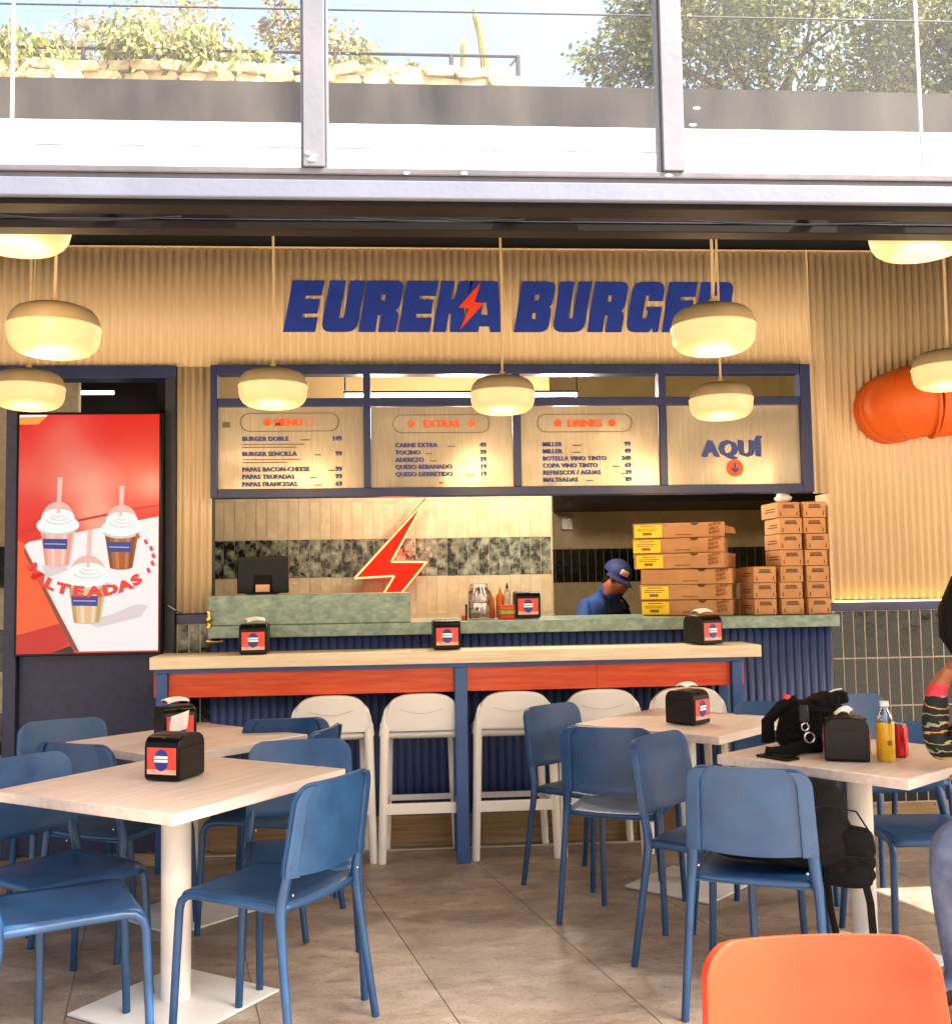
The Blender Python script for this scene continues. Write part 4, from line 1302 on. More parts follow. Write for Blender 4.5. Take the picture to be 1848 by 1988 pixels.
# ---- cafe tables
def build_table():
    t = thing('cafe_table', 'x', 'table', group='square white pedestal tables')
    h = 0.362
    MB().box((-h, -h, 0.705), (h, h, 0.740)).build('top', 'tabletop', t, bevel=0.003)
    MB().lathe([(0.0, 0.018), (0.044, 0.018), (0.044, 0.69), (0.0, 0.69)], 24).build('column', 'white_metal', t)
    MB().box((-0.15, -0.15, 0.69), (0.15, 0.15, 0.704)).build('mount_plate', 'white_metal', t)
    b_ = MB()
    s0, s1 = 0.215, 0.05
    b_.add([(-s0, -s0, 0.002), (s0, -s0, 0.002), (s0, s0, 0.002), (-s0, s0, 0.002), (-s0, -s0, 0.010), (s0, -s0, 0.010), (s0, s0, 0.010), (-s0, s0, 0.010), (-s1, -s1, 0.022), (s1, -s1, 0.022), (s1, s1, 0.022), (-s1, s1, 0.022)],
           [(3, 2, 1, 0), (0, 1, 5, 4), (1, 2, 6, 5), (2, 3, 7, 6), (3, 0, 4, 7), (4, 5, 9, 8), (5, 6, 10, 9), (6, 7, 11, 10), (7, 4, 8, 11), (8, 9, 10, 11)])
    b_.build('base_plate', 'white_metal', t, bevel=0.002)
    return t
tb0 = build_table()
TABLES = [((-0.77, 3.64), 56, 'nearest pale table with a black napkin box, screen side of the room'),
          ((-0.93, 4.62), 47, 'pale table farther back, between the screen and the white stools'),
          ((1.29, 4.76), 45, 'pale table in front of the last white stools, holding a napkin box only'),
          ((1.657, 3.757), 38, 'pale table crowded with a black handbag and a juice bottle'),
          ((1.02, 1.10), 4, 'pale table edge peeking beside the orange chair')]
for i, ((x, y), a, lab) in enumerate(TABLES):
    t = tb0 if i == 0 else copy_tree(tb0)
    t.scale = (1, 1, 1)
    t.location = (x, y, 0)
    t.rotation_euler = (0, 0, R(a))
    if i == 0:
        t.scale = (1.12, 1.12, 1.0)
    t['label'] = lab

# ---- chairs
def build_chair(mat, name='dining_chair'):
    t = thing(name, 'x', 'chair', group='blue plastic chairs around the tables')
    def yb(z):
        return -0.183 - (z - 0.45) * 0.155
    def seat(u, v):
        x = (u - 0.5) * 0.366
        if v < 0.8:
            y = -0.185 + 0.365 * v / 0.8
            z = 0.452 - 0.012 * (1 - (2 * u - 1) ** 2) * math.sin(math.pi * min(1, v / 0.8)) ** 0.7
        else:
            a = (v - 0.8) / 0.2 * R(82)
            y = 0.180 + 0.034 * math.sin(a)
            z = 0.452 - 0.034 * (1 - math.cos(a))
        if v < 0.1:
            y -= 0.018 * (1 - (2 * u - 1) ** 2) * (1 - v / 0.1)
            z -= 0.008 * (1 - v / 0.1)
        return (x, y, z)
    MB().grid(seat, 12, 20).build('seat', mat, t, solid=0.016, off=-1)
    ztop, zbot = 0.80, 0.535
    def back(u, v):
        z = zbot + (ztop - zbot) * v
        r = 0.055
        hw = 0.201 - 0.012 * v
        d = z - (ztop - r)
        if d > 0:
            hw -= r - math.sqrt(max(0, r * r - d * d))
        x = (2 * u - 1) * hw
        e = abs(x) / 0.201
        y = yb(z) - 0.034 * (1 - min(1, e) ** 2) + 0.004
        zz = z - 0.012 * (1 - v) * (1 - e * e) * 1.0
        if v < 0.001:
            y -= 0.004
        return (x, y, zz)
    def vv(v):
        return 1 - (1 - v) ** 2.2
    MB().grid(lambda u, v: back(u, vv(v)), 18, 22).build('backrest', mat, t, solid=0.012, bevel=0.004)
    for s in (-1, 1):
        # broad flange down each side of the back, standing proud of the panel behind
        def flange(u, v, s=s):
            v2 = vv(v) * 0.985
            p = back(0.5 + s * 0.5, v2)
            q = back(0.5 + s * 0.385, v2)
            t_ = u
            return (p[0] * (1 - t_) + q[0] * t_, (p[1] * (1 - t_) + q[1] * t_) - 0.010, (p[2] * (1 - t_) + q[2] * t_) - 0.002)
        MB().grid(flange, 4, 20).build('side_flange', mat, t, solid=0.014, bevel=0.003)
        path = [(s * 0.181, yb(0.56) - 0.010, 0.565), (s * 0.184, yb(0.53) - 0.006, 0.53), (s * 0.189, -0.186, 0.465), (s * 0.194, -0.183, 0.425), (s * 0.197, -0.187, 0.38), (s * 0.204, -0.205, 0.25), (s * 0.217, -0.240, 0.0)]
        rad = [(0.018, 0.011), (0.019, 0.012), (0.018, 0.016), (0.016, 0.017), (0.014, 0.015), (0.0135, 0.0135), (0.0125, 0.0125)]
        MB().tube(path, rad, 12).build('leg', mat, t)
        fr = [(s * 0.186, -0.17, 0.436), (s * 0.187, 0.0, 0.440), (s * 0.188, 0.145, 0.441), (s * 0.189, 0.180, 0.436), (s * 0.190, 0.203, 0.418), (s * 0.191, 0.211, 0.392), (s * 0.198, 0.219, 0.2), (s * 0.206, 0.226, 0.0)]
        MB().tube(fr, [0.0135] * 6 + [0.013, 0.0125], 12).build('leg', mat, t)
        for z in (0.552, 0.478):
            MB().ball((s * 0.166, yb(z) - 0.022, z), (0.0045, 0.003, 0.0045), 8, 5).build('bolt', 'metal', t)
    MB().bar((-0.19, -0.172, 0.432), (0.19, -0.172, 0.432), 0.02, 0.022).build('cross_rail', mat, t)
    return t
ch0 = build_chair('chair_blue')
CH = [((-1.03, 3.27), 24, 'blue chair closest to the camera, cut by the picture edge, seat only'),
      ((-1.17, 3.68), -40, 'blue chair behind the nearest table, its seat tucked under, cut by the picture edge'),
      ((-0.42, 3.41), 148, 'blue chair in front of the nearest table, seen from behind, turned to the screen'),
      ((-0.37, 3.81), -84, 'blue chair facing the camera behind the nearest table, legs seen below the top'),
      ((-0.56, 4.47), 164, 'blue chair side-on at the back table, nearest to the first white stool'),
      ((-0.55, 4.99), 96, 'blue chair whose back top shows just under the first white stool'),
      ((-1.43, 4.68), -62, 'pale lit blue chair back in front of the navy door panel'),
      ((-1.15, 4.36), 62, 'dark shaded blue chair seen from behind at the back table, by the door panel'),
      ((0.92, 4.42), 64, 'darkest blue chair, seen from behind, before the middle white stools'),
      ((0.86, 4.82), -50, 'blue chair half hidden behind the darkest blue chair'),
      ((1.14, 3.79), -44, 'shiny pale blue chair turned sideways between the darkest chair and the backpack chair'),
      ((1.17, 3.44), 64, 'blue chair with a black backpack on its seat'),
      ((1.93, 3.87), -92, 'blue chair under the crowded table, behind the juice bottle'),
      ((1.69, 4.66), -108, 'blue chair behind the pale table, next to the black handbag'),
      ((2.28, 4.88), -78, 'dark blue chair far back against the tiled wall')]
chairs = []
for i, ((x, y), a, lab) in enumerate(CH):
    c = ch0 if i == 0 else copy_tree(ch0)
    c.location = (x, y, 0)
    c.rotation_euler = (0, 0, facing(a))
    c['label'] = lab
    chairs.append(c)
oc = build_chair('chair_orange')
oc.location = (0.655, 1.435, 0)
oc.rotation_euler = (0, 0, facing(-92))
del oc['group']
oc['label'] = 'bright orange plastic chair back at the bottom edge of the picture'

# ---- napkin dispensers
def build_dispenser(napkin=True):
    t = thing('napkin_dispenser', 'x', 'napkin box', group='black napkin dispensers')
    w, d, h = 0.066, 0.075, 0.152
    prof = chamf([(-d, 0.004), (d, 0.004), (d, h), (-d, h)], (2, 3), 0.045)
    MB().prism(prof, -w, w, axis='x').build('body', 'black_plastic', t, bevel=0.004)
    pr2 = chamf([(-d + 0.004, 0.012), (d - 0.004, 0.012), (d - 0.004, h - 0.004), (-d + 0.004, h - 0.004)], (2, 3), 0.042)
    for s in (-1, 1):
        MB().prism(pr2, s * (w + 0.0005), s * (w + 0.004), axis='x').build('side_panel', 'grey_plastic', t)
        MB().box((s * (w + 0.0042), -0.06, h - 0.042), (s * (w + 0.0052), 0.06, h - 0.0395)).build('side_groove', 'black_plastic', t)
    for s in (-1, 1):
        y0 = s * (d + 0.0005)
        lab = MB().box((-0.056, min(y0, y0 + s * 0.002), 0.024), (0.056, max(y0, y0 + s * 0.002), 0.112)).build('label', 'label_red', t)
        y1 = s * (d + 0.0032)
        MB().box((-0.056, min(y1, y1 - s * 0.0005), 0.024), (0.056, max(y1, y1 - s * 0.0005), 0.040)).build('label_stripe', 'label_peach', lab)
        el = [(0.027 * math.cos(2 * math.pi * k / 22), 0.071 + 0.036 * math.sin(2 * math.pi * k / 22)) for k in range(22)]
        MB().prism(el, s * (d + 0.0028), s * (d + 0.0042), axis='y').build('oval', 'label_blue', lab)
        for z in (0.064, 0.076):
            y2 = s * (d + 0.0045)
            MB().box((-0.026, min(y2, y2 + s * 0.0008), z), (0.026, max(y2, y2 + s * 0.0008), z + 0.009)).build('label_line', 'label_white', lab)
        MB().lathe([(0.0, 0), (0.010, 0.0), (0.009, 0.004), (0.0, 0.005)], 10, (0, s * (d - 0.012), h - 0.011)).build('button', 'grey_plastic', t)
    if napkin:
        def nap(u, v):
            return (-0.045 + 0.09 * u + 0.01 * math.sin(5 * v), -0.03 + 0.05 * v + 0.008 * math.sin(6 * u), h - 0.002 + 0.030 * math.sin(math.pi * (0.15 + 0.7 * v)) + 0.006 * math.sin(4 * u))
        MB().grid(nap, 10, 8).build('napkin', 'napkin', t, solid=0.0025)
    return t
d_nap = build_dispenser(True)
d_bare = build_dispenser(False)
used = {True: False, False: False}
DS = [((-0.78, 3.66, 0.741), -112, False, 'black napkin box on the nearest table, label towards the camera'),
      ((-0.965, 4.53, 0.741), -62, True, 'black napkin box with napkins hanging out on the back table'),
      ((1.275, 4.66, 0.741), -48, True, 'black napkin box on the pale table before the end stool'),
      ((1.565, 3.64, 0.741), -22, True, 'grey sided napkin box between the handbag and the juice bottle'),
      ((-0.745, 5.34, 1.051), -88, True, 'napkin box on the bar top under the monitor'),
      ((0.222, 5.40, 1.051), -88, False, 'napkin box in the middle of the bar top under the red bolt'),
      ((1.56, 5.36, 1.051), -66, True, 'napkin box near the end of the bar top under the cartons'),
      ((0.690, 5.80, 1.187), -90, False, 'napkin box up on the green stone counter beside the sauces')]
for (p, a, nk, lab) in DS:
    src = d_nap if nk else d_bare
    c = src if not used[nk] else copy_tree(src)
    used[nk] = True
    c.location = p
    c.rotation_euler = (0, 0, facing(a))
    c['label'] = lab
# napkin hanging over the label of the box on the back table
hang = MB().grid(lambda u, v: (-0.035 + 0.075 * u + 0.01 * v, 0.082 + 0.006 * math.sin(3 * u + 2 * v), 0.135 - 0.075 * v - 0.02 * u), 6, 6)
for o in list(COL.objects):
    if o.get('label') == DS[1][3]:
        hang.build('napkin', 'napkin', o, solid=0.002)

# ---- pendant lamps
def build_lamp():
    t = thing('pendant_lamp', 'x', 'lamp', group='cream pendant lamps')
    # origin at the rim level
    MB().lathe([(0.022, 0.073), (0.06, 0.073), (0.096, 0.069), (0.122, 0.058), (0.138, 0.040), (0.146, 0.018), (0.148, 0.0), (0.143, 0.0), (0.10, 0.02), (0.0, 0.03)], 40).build('cap', 'lamp_cap', t)
    MB().lathe([(0.150, 0.0025), (0.152, -0.003), (0.149, -0.010), (0.147, -0.036), (0.142, -0.056), (0.131, -0.073), (0.114, -0.085), (0.094, -0.091), (0.082, -0.092)], 40).build('diffuser', 'lamp_glow', t)
    MB().lathe([(0.082, -0.092), (0.076, -0.087), (0.071, -0.078), (0.0, -0.077)], 32).build('bulb_opening', 'lamp_core', t)
    MB().lathe([(0.0, 0.10), (0.012, 0.10), (0.014, 0.0735), (0.0, 0.0735)], 12).build('socket', 'cord', t)
    return t
lp0 = build_lamp()
LP = [(-1.60, 4.57, 2.262, 'cream pendant lamp just above the red screen'),
      (-0.555, 4.56, 2.262, 'cream pendant lamp before the first menu panel'),
      (0.472, 4.74, 2.262, 'cream pendant lamp before the extras menu panel'),
      (1.52, 4.80, 2.240, 'cream pendant lamp before the last menu panel, under another lamp'),
      (2.37, 4.30, 2.285, 'cream pendant lamp beside the orange duct, cut by the picture edge'),
      (-1.155, 3.53, 2.264, 'cream pendant lamp over the nearest table, above the screen lamp'),
      (1.12, 3.60, 2.287, 'cream pendant lamp covering the last letter of the wall sign'),
      (-1.09, 3.0, 2.452, 'pendant lamp near the screen side, mostly hidden by the dark track'),
      (1.585, 3.0, 2.452, 'pendant lamp near the duct side, mostly hidden by the dark track')]
lamps = [lp0] + [copy_tree(lp0) for _ in LP[1:]]
for i, (x, y, z, lab) in enumerate(LP):
    c = lamps[i]
    c.location = (x, y, z)
    c['label'] = lab
    top = zr(y) - 0.002 - z
    MB().tube([(0, 0, 0.09), (0.004, 0, 0.09 + (top - 0.09) * 0.5), (0, 0, top)], 0.0055, 8).build('cord', 'cord', c)
    if i >= 6 or i == 0:
        MB().tube([(0.022, 0, top), (0.020, 0, top * 0.6), (0.004, 0, 0.1)], 0.003, 6).build('steel_wire', 'cord', c)
    ld = bpy.data.lights.new('pendant_bulb', 'POINT')
    ld.energy = 2.6
    ld.shadow_soft_size = 0.12
    ld.color = (1.0, 0.66, 0.34)
    lo = bpy.data.objects.new('pendant_bulb', ld)
    COL.objects.link(lo)
    lo.parent = c
    lo.location = (0, 0, -0.22)

# ---- orange duct
dt = thing('air_duct', 'fat bright orange ventilation duct bending out of the corrugated wall', 'duct', (2.8, 5.5, 2.3), world=True)
DR = 0.195
def duct_seg(name, pts, r, rim=False):
    MB().tube(pts, r, 32).build(name, 'duct', dt)
duct_seg('wall_stub', [(2.755, WY - 0.01, 2.33), (2.755, 5.60, 2.332)], DR)
duct_seg('elbow', [(2.755, 5.62, 2.332), (2.762, 5.565, 2.335), (2.79, 5.505, 2.34), (2.845, 5.458, 2.348), (2.92, 5.43, 2.356)], [DR, DR * 1.01, DR * 1.03, DR * 1.03, DR * 1.02])
duct_seg('straight_run', [(2.885, 5.44, 2.352), (3.4, 5.38, 2.38), (4.6, 5.30, 2.41)], DR + 0.016)
# raised seams round the elbow
def ring_at(c, n, r, rad=0.006):
    n = Vector(n).normalized()
    u = n.cross(Vector((0, 0, 1))).normalized()
    w = n.cross(u)
    pts = [Vector(c) + (u * math.cos(2 * math.pi * k / 36) + w * math.sin(2 * math.pi * k / 36)) * r for k in range(37)]
    MB().tube(pts, rad, 6, cap=False).build('seam', 'duct', dt)
ring_at((2.757, 5.60, 2.332), (0.05, -1, 0), DR + 0.001, 0.005)
ring_at((2.80, 5.497, 2.342), (0.62, -0.78, 0.05), DR * 1.03, 0.004)
ring_at((2.888, 5.44, 2.353), (1, -0.25, 0.03), DR + 0.018, 0.009)
MB().bar((2.9, 5.44 - DR - 0.016, 2.352), (4.6, 5.30 - DR - 0.016, 2.41), 0.004, 0.004).build('long_seam', 'duct', dt)
# ---- red neon bolt in the kitchen
nb = thing('neon_bolt', 'glowing red neon lightning bolt in front of the kitchen tiles', 'neon sign', (-0.05, 7.2, 1.2), world=True)
BP = [(0.178, 2.0), (-0.091, 1.54), (0.186, 1.538), (-0.03, 1.23), (-0.17, 1.23), (-0.057, 1.432), (-0.342, 1.43)]
BP = [(0.178, 2.0), (-0.091, 1.540), (0.186, 1.540), (-0.03, 1.285), (-0.152, 1.285), (-0.057, 1.432), (-0.342, 1.430)]
me = flat_shape([BP], 0.008)
mesh_on_wall(me, 0, 7.2, 0, 'neon_plate')
link('back_plate', me, nb)
cen = Vector((-0.04, 1.56))
inner = [Vector(p) + (cen - Vector(p)).normalized() * 0.018 for p in BP]
inner[0] = Vector((0.155, 1.955))
for a, b_ in zip(inner, inner[1:] + inner[:1]):
    MB().tube([(a.x, 7.185, a.y), (b_.x, 7.185, b_.y)], 0.0065, 8).build('neon_tube', 'neon_core', nb)
for x, z in ((0.05, 1.78), (0.0, 1.45)):
    MB().tube([(x, 7.205, z), (x, 7.29, z)], 0.004, 6).build('standoff', 'metal', nb)
ld = bpy.data.lights.new('neon_glow', 'POINT')
ld.energy = 2.2
ld.color = (1, 0.10, 0.05)
ld.shadow_soft_size = 0.1
lo = bpy.data.objects.new('neon_glow', ld)
COL.objects.link(lo)
lo.parent = nb
lo.location = (0.0, -0.10, 0.35)

# ---- monitor on the stone ledge
mo = thing('till_monitor', 'black till monitor seen from behind on the green stone ledge', 'monitor', (-0.77, 5.8, 1.346), world=True)
MB().box((-0.905, 5.80, 1.352), (-0.625, 5.835, 1.555)).build('casing', 'black_plastic', mo, bevel=0.006)
MB().box((-0.905, 5.795, 1.54), (-0.625, 5.7995, 1.552)).build('vent', 'grey_plastic', mo)
MB().prism([(-0.82, 1.346), (-0.71, 1.346), (-0.72, 1.45), (-0.81, 1.45)], 5.78, 5.7985, axis='y').build('stand', 'steel_brown', mo)
MB().box((-0.85, 5.74, 1.346), (-0.68, 5.85, 1.356)).build('foot', 'black_plastic', mo, bevel=0.002)
MB().box((-0.80, 5.772, 1.36), (-0.725, 5.779, 1.40)).build('sticker', 'label_peach', mo)

# ---- sauces on the counter
ZC = 1.187
jr = thing('glass_jar', 'clear jar packed with red and white sauce packets on the counter', 'jar', (0.425, 5.80, ZC))
MB().lathe([(0.058, 0.002), (0.062, 0.01), (0.062, 0.15), (0.05, 0.185), (0.05, 0.20)], 24).build('glass', 'clear', jr)
MB().lathe([(0.0, 0.006), (0.057, 0.008), (0.057, 0.15), (0.046, 0.18), (0.0, 0.195)], 20).build('packets', 'packet', jr)
cd = thing('menu_card', 'thin black card leaning on the packet jar', 'card', (0.352, 5.80, ZC))
MB().box((-0.005, -0.03, 0.0), (0.005, 0.03, 0.085)).build('card', 'black_plastic', cd)
MB().box((-0.028, -0.03, 0.0), (-0.0055, 0.03, 0.024)).build('foot', 'basket_red', cd)
def bottle(label, x, y, h, r, mat, capm, tilt=0):
    b_ = thing('sauce_bottle', label, 'bottle', (x, y, ZC), group='sauce bottles on the counter')
    MB().lathe([(0.0, 0.0), (r, 0.003), (r, h * 0.7), (r * 0.6, h * 0.8), (r * 0.35, h * 0.84), (0, h * 0.84)], 16).build('body', mat, b_)
    MB().lathe([(r * 0.42, h * 0.842), (r * 0.3, h * 0.9), (r * 0.12, h), (0.0, h)], 12).build('nozzle', capm, b_)
    b_.rotation_euler = (0, R(tilt), 0)
bottle('amber sauce bottle behind the stacked red and green baskets', 0.548, 5.86, 0.175, 0.024, 'sauce_orange', 'sauce_orange', 0)
bottle('pale clear sauce bottle next to the amber one', 0.592, 5.90, 0.20, 0.022, 'clear', 'grey_plastic', 0)
bottle('slim brown sauce bottle close to the packet jar', 0.506, 5.88, 0.16, 0.018, 'sauce_orange', 'lamp_cap', -4)
for k, (mat, lab) in enumerate([('basket_red', 'bottom red plastic basket of the small stack on the counter'), ('basket_green', 'green plastic basket in the middle of the small stack'), ('basket_red', 'top red plastic basket of the small stack on the counter')]):
    z = ZC + 0.001 + k * 0.026
    bk_ = thing('basket', lab, 'basket', (0.578, 5.775, z), group='stacked plastic baskets')
    MB().prism(chamf([(-0.046, -0.036), (0.046, -0.036), (0.046, 0.036), (-0.046, 0.036)], (0, 1, 2, 3), 0.012), 0, 0.020, axis='z').build('tray', mat, bk_, bevel=0.003)
    MB().prism(chamf([(-0.049, -0.039), (0.049, -0.039), (0.049, 0.039), (-0.049, 0.039)], (0, 1, 2, 3), 0.012), 0.0202, 0.0248, axis='z').build('rim', mat, bk_, bevel=0.001)

# ---- cartons on the counter
def carton_big(i, x0, y0, z, rz, label, has_label):
    w, d, h = 0.51, 0.36, 0.087
    cr, sr = math.cos(R(rz)), math.sin(R(rz))
    t = thing('flat_carton', label, 'carton', (x0 + cr * w / 2 - sr * d / 2, y0 + sr * w / 2 + cr * d / 2, z), R(rz), group='wide flat cartons stacked on the counter')
    bd = MB().box((-w / 2, -d / 2, 0.001), (w / 2, d / 2, h - 0.002)).build('body', 'cardboard', t, bevel=0.003)
    MB().box((-w / 2 - 0.002, -d / 2 - 0.0035, h - 0.022), (w / 2 + 0.002, d / 2, h - 0.0015)).build('lid', 'cardboard', t, bevel=0.002) if i in (1, 3) else None
    tabp = [(0.045 * math.cos(R(180 + 180 * k / 10)) * 0.5 + 0.09, h - 0.003 + 0.014 * math.sin(R(180 + 180 * k / 10))) for k in range(11)]
    MB().prism(tabp, -d / 2 - 0.0042, -d / 2 - 0.0037, axis='y').build('finger_slot', 'print_brown', t)
    if has_label:
        yl = MB().box((-w / 2 + 0.004 + 0.004 * i, -d / 2 - 0.006, 0.006), (-w / 2 + 0.158 + 0.004 * i, -d / 2 - 0.0045, h - 0.010)).build('yellow_label', 'yellow_label', t)
        for (zz, xa, xb, hh) in ((0.066, 0.04, 0.12, 0.005), (0.052, 0.02, 0.135, 0.004), (0.042, 0.02, 0.12, 0.004), (0.018, 0.05, 0.10, 0.016)):
            MB().box((-w / 2 + 0.004 * i + xa, -d / 2 - 0.0075, zz), (-w / 2 + 0.004 * i + xb, -d / 2 - 0.0065, zz + hh)).build('label_line', 'print_olive', yl)
    L_ = []
    for k, (zz, ln) in enumerate(((0.060, 0.055), (0.038, 0.045), (0.016, 0.05))):
        me = text_mesh(('BURGE', 'REKA', 'BURG')[k], 0.022, 0.03, 0.0004)
        me.transform(Matrix.Translation((w / 2 - 0.085, -d / 2 - 0.0052, zz)) @ Matrix.Rotation(math.pi / 2, 4, 'X') @ Matrix.Rotation(R(12), 4, 'Z'))
        me.materials.clear()
        me.materials.append(MT['print_rust'])
        L_.append(me)
    L_.append(MB().box((-0.02, -d / 2 - 0.0042, 0.016), (0.07, -d / 2 - 0.0036, 0.021)).mesh('l', 'print_rust'))
    for q in L_:
        link('lettering', q, t)
    return t
ords = ['lowest', 'second lowest', 'third', 'fourth', 'second highest', 'topmost']
bx = [(1.362, -24, True), (1.355, -22, True), (1.360, -25, False), (1.325, -28, True), (1.322, -21, True), (1.326, -16, True)]
for i, (x, rz, hl) in enumerate(bx):
    dsc = '%s wide carton in the stack beside the kitchen worker, %s' % (ords[i], 'with a yellow label' if hl else 'without a yellow label')
    carton_big(i % 4 if i < 4 else i - 4, x, 5.885 + rnd.uniform(-0.01, 0.01), ZC + 0.001 + i * 0.0878, rz, dsc, hl)
flap = thing('loose_flap', 'loose cardboard flap sticking out of the topmost wide carton', 'cardboard', (1.85, 6.05, ZC + 0.55), world=True)
MB().prism([(1.80, ZC + 0.475), (1.93, ZC + 0.465), (1.92, ZC + 0.50), (1.82, ZC + 0.525)], 5.90, 5.906, axis='y').build('flap', 'cardboard', flap)

def carton_small():
    w, d, h = 0.127, 0.24, 0.0885
    t = thing('burger_carton', 'x', 'carton', group='small printed cartons stacked at the counter end')
    MB().box((-w / 2, -d / 2, 0.001), (w / 2, d / 2, h - 0.001)).build('body', 'cardboard', t, bevel=0.003)
    L_ = []
    y = -d / 2 - 0.0008
    for k in range(3):
        L_.append(MB().box((-0.036 + 0.002 * k, y, 0.052 + k * 0.0075), (0.036 - 0.003 * k, y + 0.0006, 0.0575 + k * 0.0075)).mesh('p', 'print_brown'))
    for s in (-1, 1):
        L_.append(MB().prism([(s * 0.040, 0.012), (s * 0.050, 0.012), (s * 0.050, 0.034), (s * 0.043, 0.030), (s * 0.046, 0.022)], y, y + 0.0006, axis='y').mesh('p', 'print_brown'))
    x = -w / 2 - 0.0008
    for k in range(2):
        L_.append(MB().box((x, -0.08, 0.034 + k * 0.014), (x + 0.0006, 0.07 - 0.02 * k, 0.040 + k * 0.014)).mesh('p', 'print_brown'))
    link('print', join_meshes('print', L_), t)
    return t
cs0 = carton_small()
k = 0
for ci, (x, n, nm) in enumerate([(1.992, 3, 'short middle column'), (2.144, 7, 'tall inner column'), (2.296, 7, 'tall outer column')]):
    for i in range(n):
        c = cs0 if k == 0 else copy_tree(cs0)
        k += 1
        c.location = (x + rnd.uniform(-0.006, 0.006), 5.745 + rnd.uniform(-0.008, 0.008), ZC + 0.001 + i * 0.0892)
        c.rotation_euler = (0, 0, R(rnd.uniform(-2.5, 2.5)))
        o7 = ['lowest', 'second from the bottom', 'third from the bottom', 'fourth from the bottom', 'third from the top', 'second from the top', 'topmost']
        o3 = ['lowest', 'middle', 'topmost']
        c['label'] = '%s small carton in the %s of the counter end' % ((o3 if n == 3 else o7)[i], nm)
pb = thing('paper_bag', 'crumpled pale paper bag on top of the tall inner carton column', 'bag', (2.16, 5.75, ZC + 0.627))
mb = MB().ball((0, 0, 0.028), (0.045, 0.05, 0.028), 12, 8)
me = mb.mesh('bag', 'napkin')
for v_ in me.vertices:
    v_.co *= 1 + rnd.uniform(-0.12, 0.12)
link('bag', me, pb)

# ---- people
def skinned(name, joints, edges, root, parent, mats, pick, sub=2):
    """one continuous body surface grown round a posed skeleton; pick(face centre) -> material slot"""
    names = list(joints)
    me = bpy.data.meshes.new(name)
    me.from_pydata([joints[n][0] for n in names], [(names.index(a), names.index(b_)) for a, b_ in edges], [])
    ob = bpy.data.objects.new(name, me)
    COL.objects.link(ob)
    md = ob.modifiers.new('skin', 'SKIN')
    md.use_smooth_shade = True
    md.branch_smoothing = 0.6
    if not me.skin_vertices:
        bpy.context.view_layer.objects.active = ob
        bpy.ops.mesh.customdata_skin_add()
    sv = me.skin_vertices[0].data
    for i, n in enumerate(names):
        r = joints[n][1]
        sv[i].radius = r if isinstance(r, tuple) else (r, r)
        sv[i].use_root = (n == root)
    m2 = ob.modifiers.new('sub', 'SUBSURF')
    m2.levels = m2.render_levels = sub
    bpy.context.view_layer.update()
    dg = bpy.context.evaluated_depsgraph_get()
    out = bpy.data.meshes.new_from_object(ob.evaluated_get(dg))
    bpy.data.objects.remove(ob)
    out.name = name
    out.materials.clear()
    for mt in mats:
        out.materials.append(MT[mt])
    for p in out.polygons:
        p.use_smooth = True
        p.material_index = pick(p.center)
    return link(name, out, parent)

# kitchen worker, bowed over the work top, facing the carton side
wk = thing('person', 'kitchen worker in blue shirt, black apron and blue cap, head bowed', 'person', (1.33, 6.95, 0))
J = {
    'pelvis': ((-0.06, 0.05, 0.95), (0.15, 0.12)),
    'waist': ((-0.05, 0.03, 1.06), (0.14, 0.11)),
    'chest': ((0.0, -0.02, 1.19), (0.155, 0.12)),
    'neckb': ((0.035, -0.06, 1.285), (0.085, 0.075)),
    'neck': ((0.07, -0.09, 1.325), 0.054),
    'skull': ((0.098, -0.105, 1.43), (0.082, 0.094)),
    'jaw': ((0.118, -0.155, 1.362), (0.058, 0.052)),
    'nose': ((0.150, -0.200, 1.378), 0.014),
    'sL': ((-0.115, -0.06, 1.245), 0.07), 'eL': ((-0.16, -0.14, 1.02), 0.052), 'wL': ((-0.02, -0.30, 0.94), 0.036), 'hL': ((0.04, -0.36, 0.93), (0.04, 0.024)),
    'sR': ((0.135, 0.06, 1.225), 0.066), 'eR': ((0.22, 0.0, 1.02), 0.05), 'wR': ((0.17, -0.22, 0.94), 0.036), 'hR': ((0.14, -0.3, 0.93), (0.04, 0.024)),
    'hipL': ((-0.15, 0.03, 0.88), 0.105), 'kL': ((-0.16, 0.01, 0.48), 0.068), 'aL': ((-0.16, 0.05, 0.09), 0.045), 'tL': ((-0.14, -0.1, 0.035), (0.045, 0.035)),
    'hipR': ((0.04, 0.09, 0.88), 0.105), 'kR': ((0.06, 0.07, 0.48), 0.068), 'aR': ((0.07, 0.11, 0.09), 0.045), 'tR': ((0.12, -0.03, 0.035), (0.045, 0.035)),
}
for hand, base, d in (('L', (0.04, -0.36, 0.93), Vector((0.05, -0.06, -0.012))), ('R', (0.14, -0.3, 0.93), Vector((-0.02, -0.075, -0.012)))):
    side = Vector((-d.y, d.x, 0)).normalized()
    for k in range(4):
        o = Vector(base) + side * (0.018 * (k - 1.5))
        J['f%s%da' % (hand, k)] = (tuple(o + d * 0.7), 0.0095)
        J['f%s%db' % (hand, k)] = (tuple(o + d * (1.15 + 0.1 * (k in (1, 2))) + Vector((0, 0, -0.02))), 0.008)
    J['f%sta' % hand] = (tuple(Vector(base) + side * 0.045 + d * 0.2), 0.010)
    J['f%stb' % hand] = (tuple(Vector(base) + side * 0.055 + d * 0.65), 0.009)
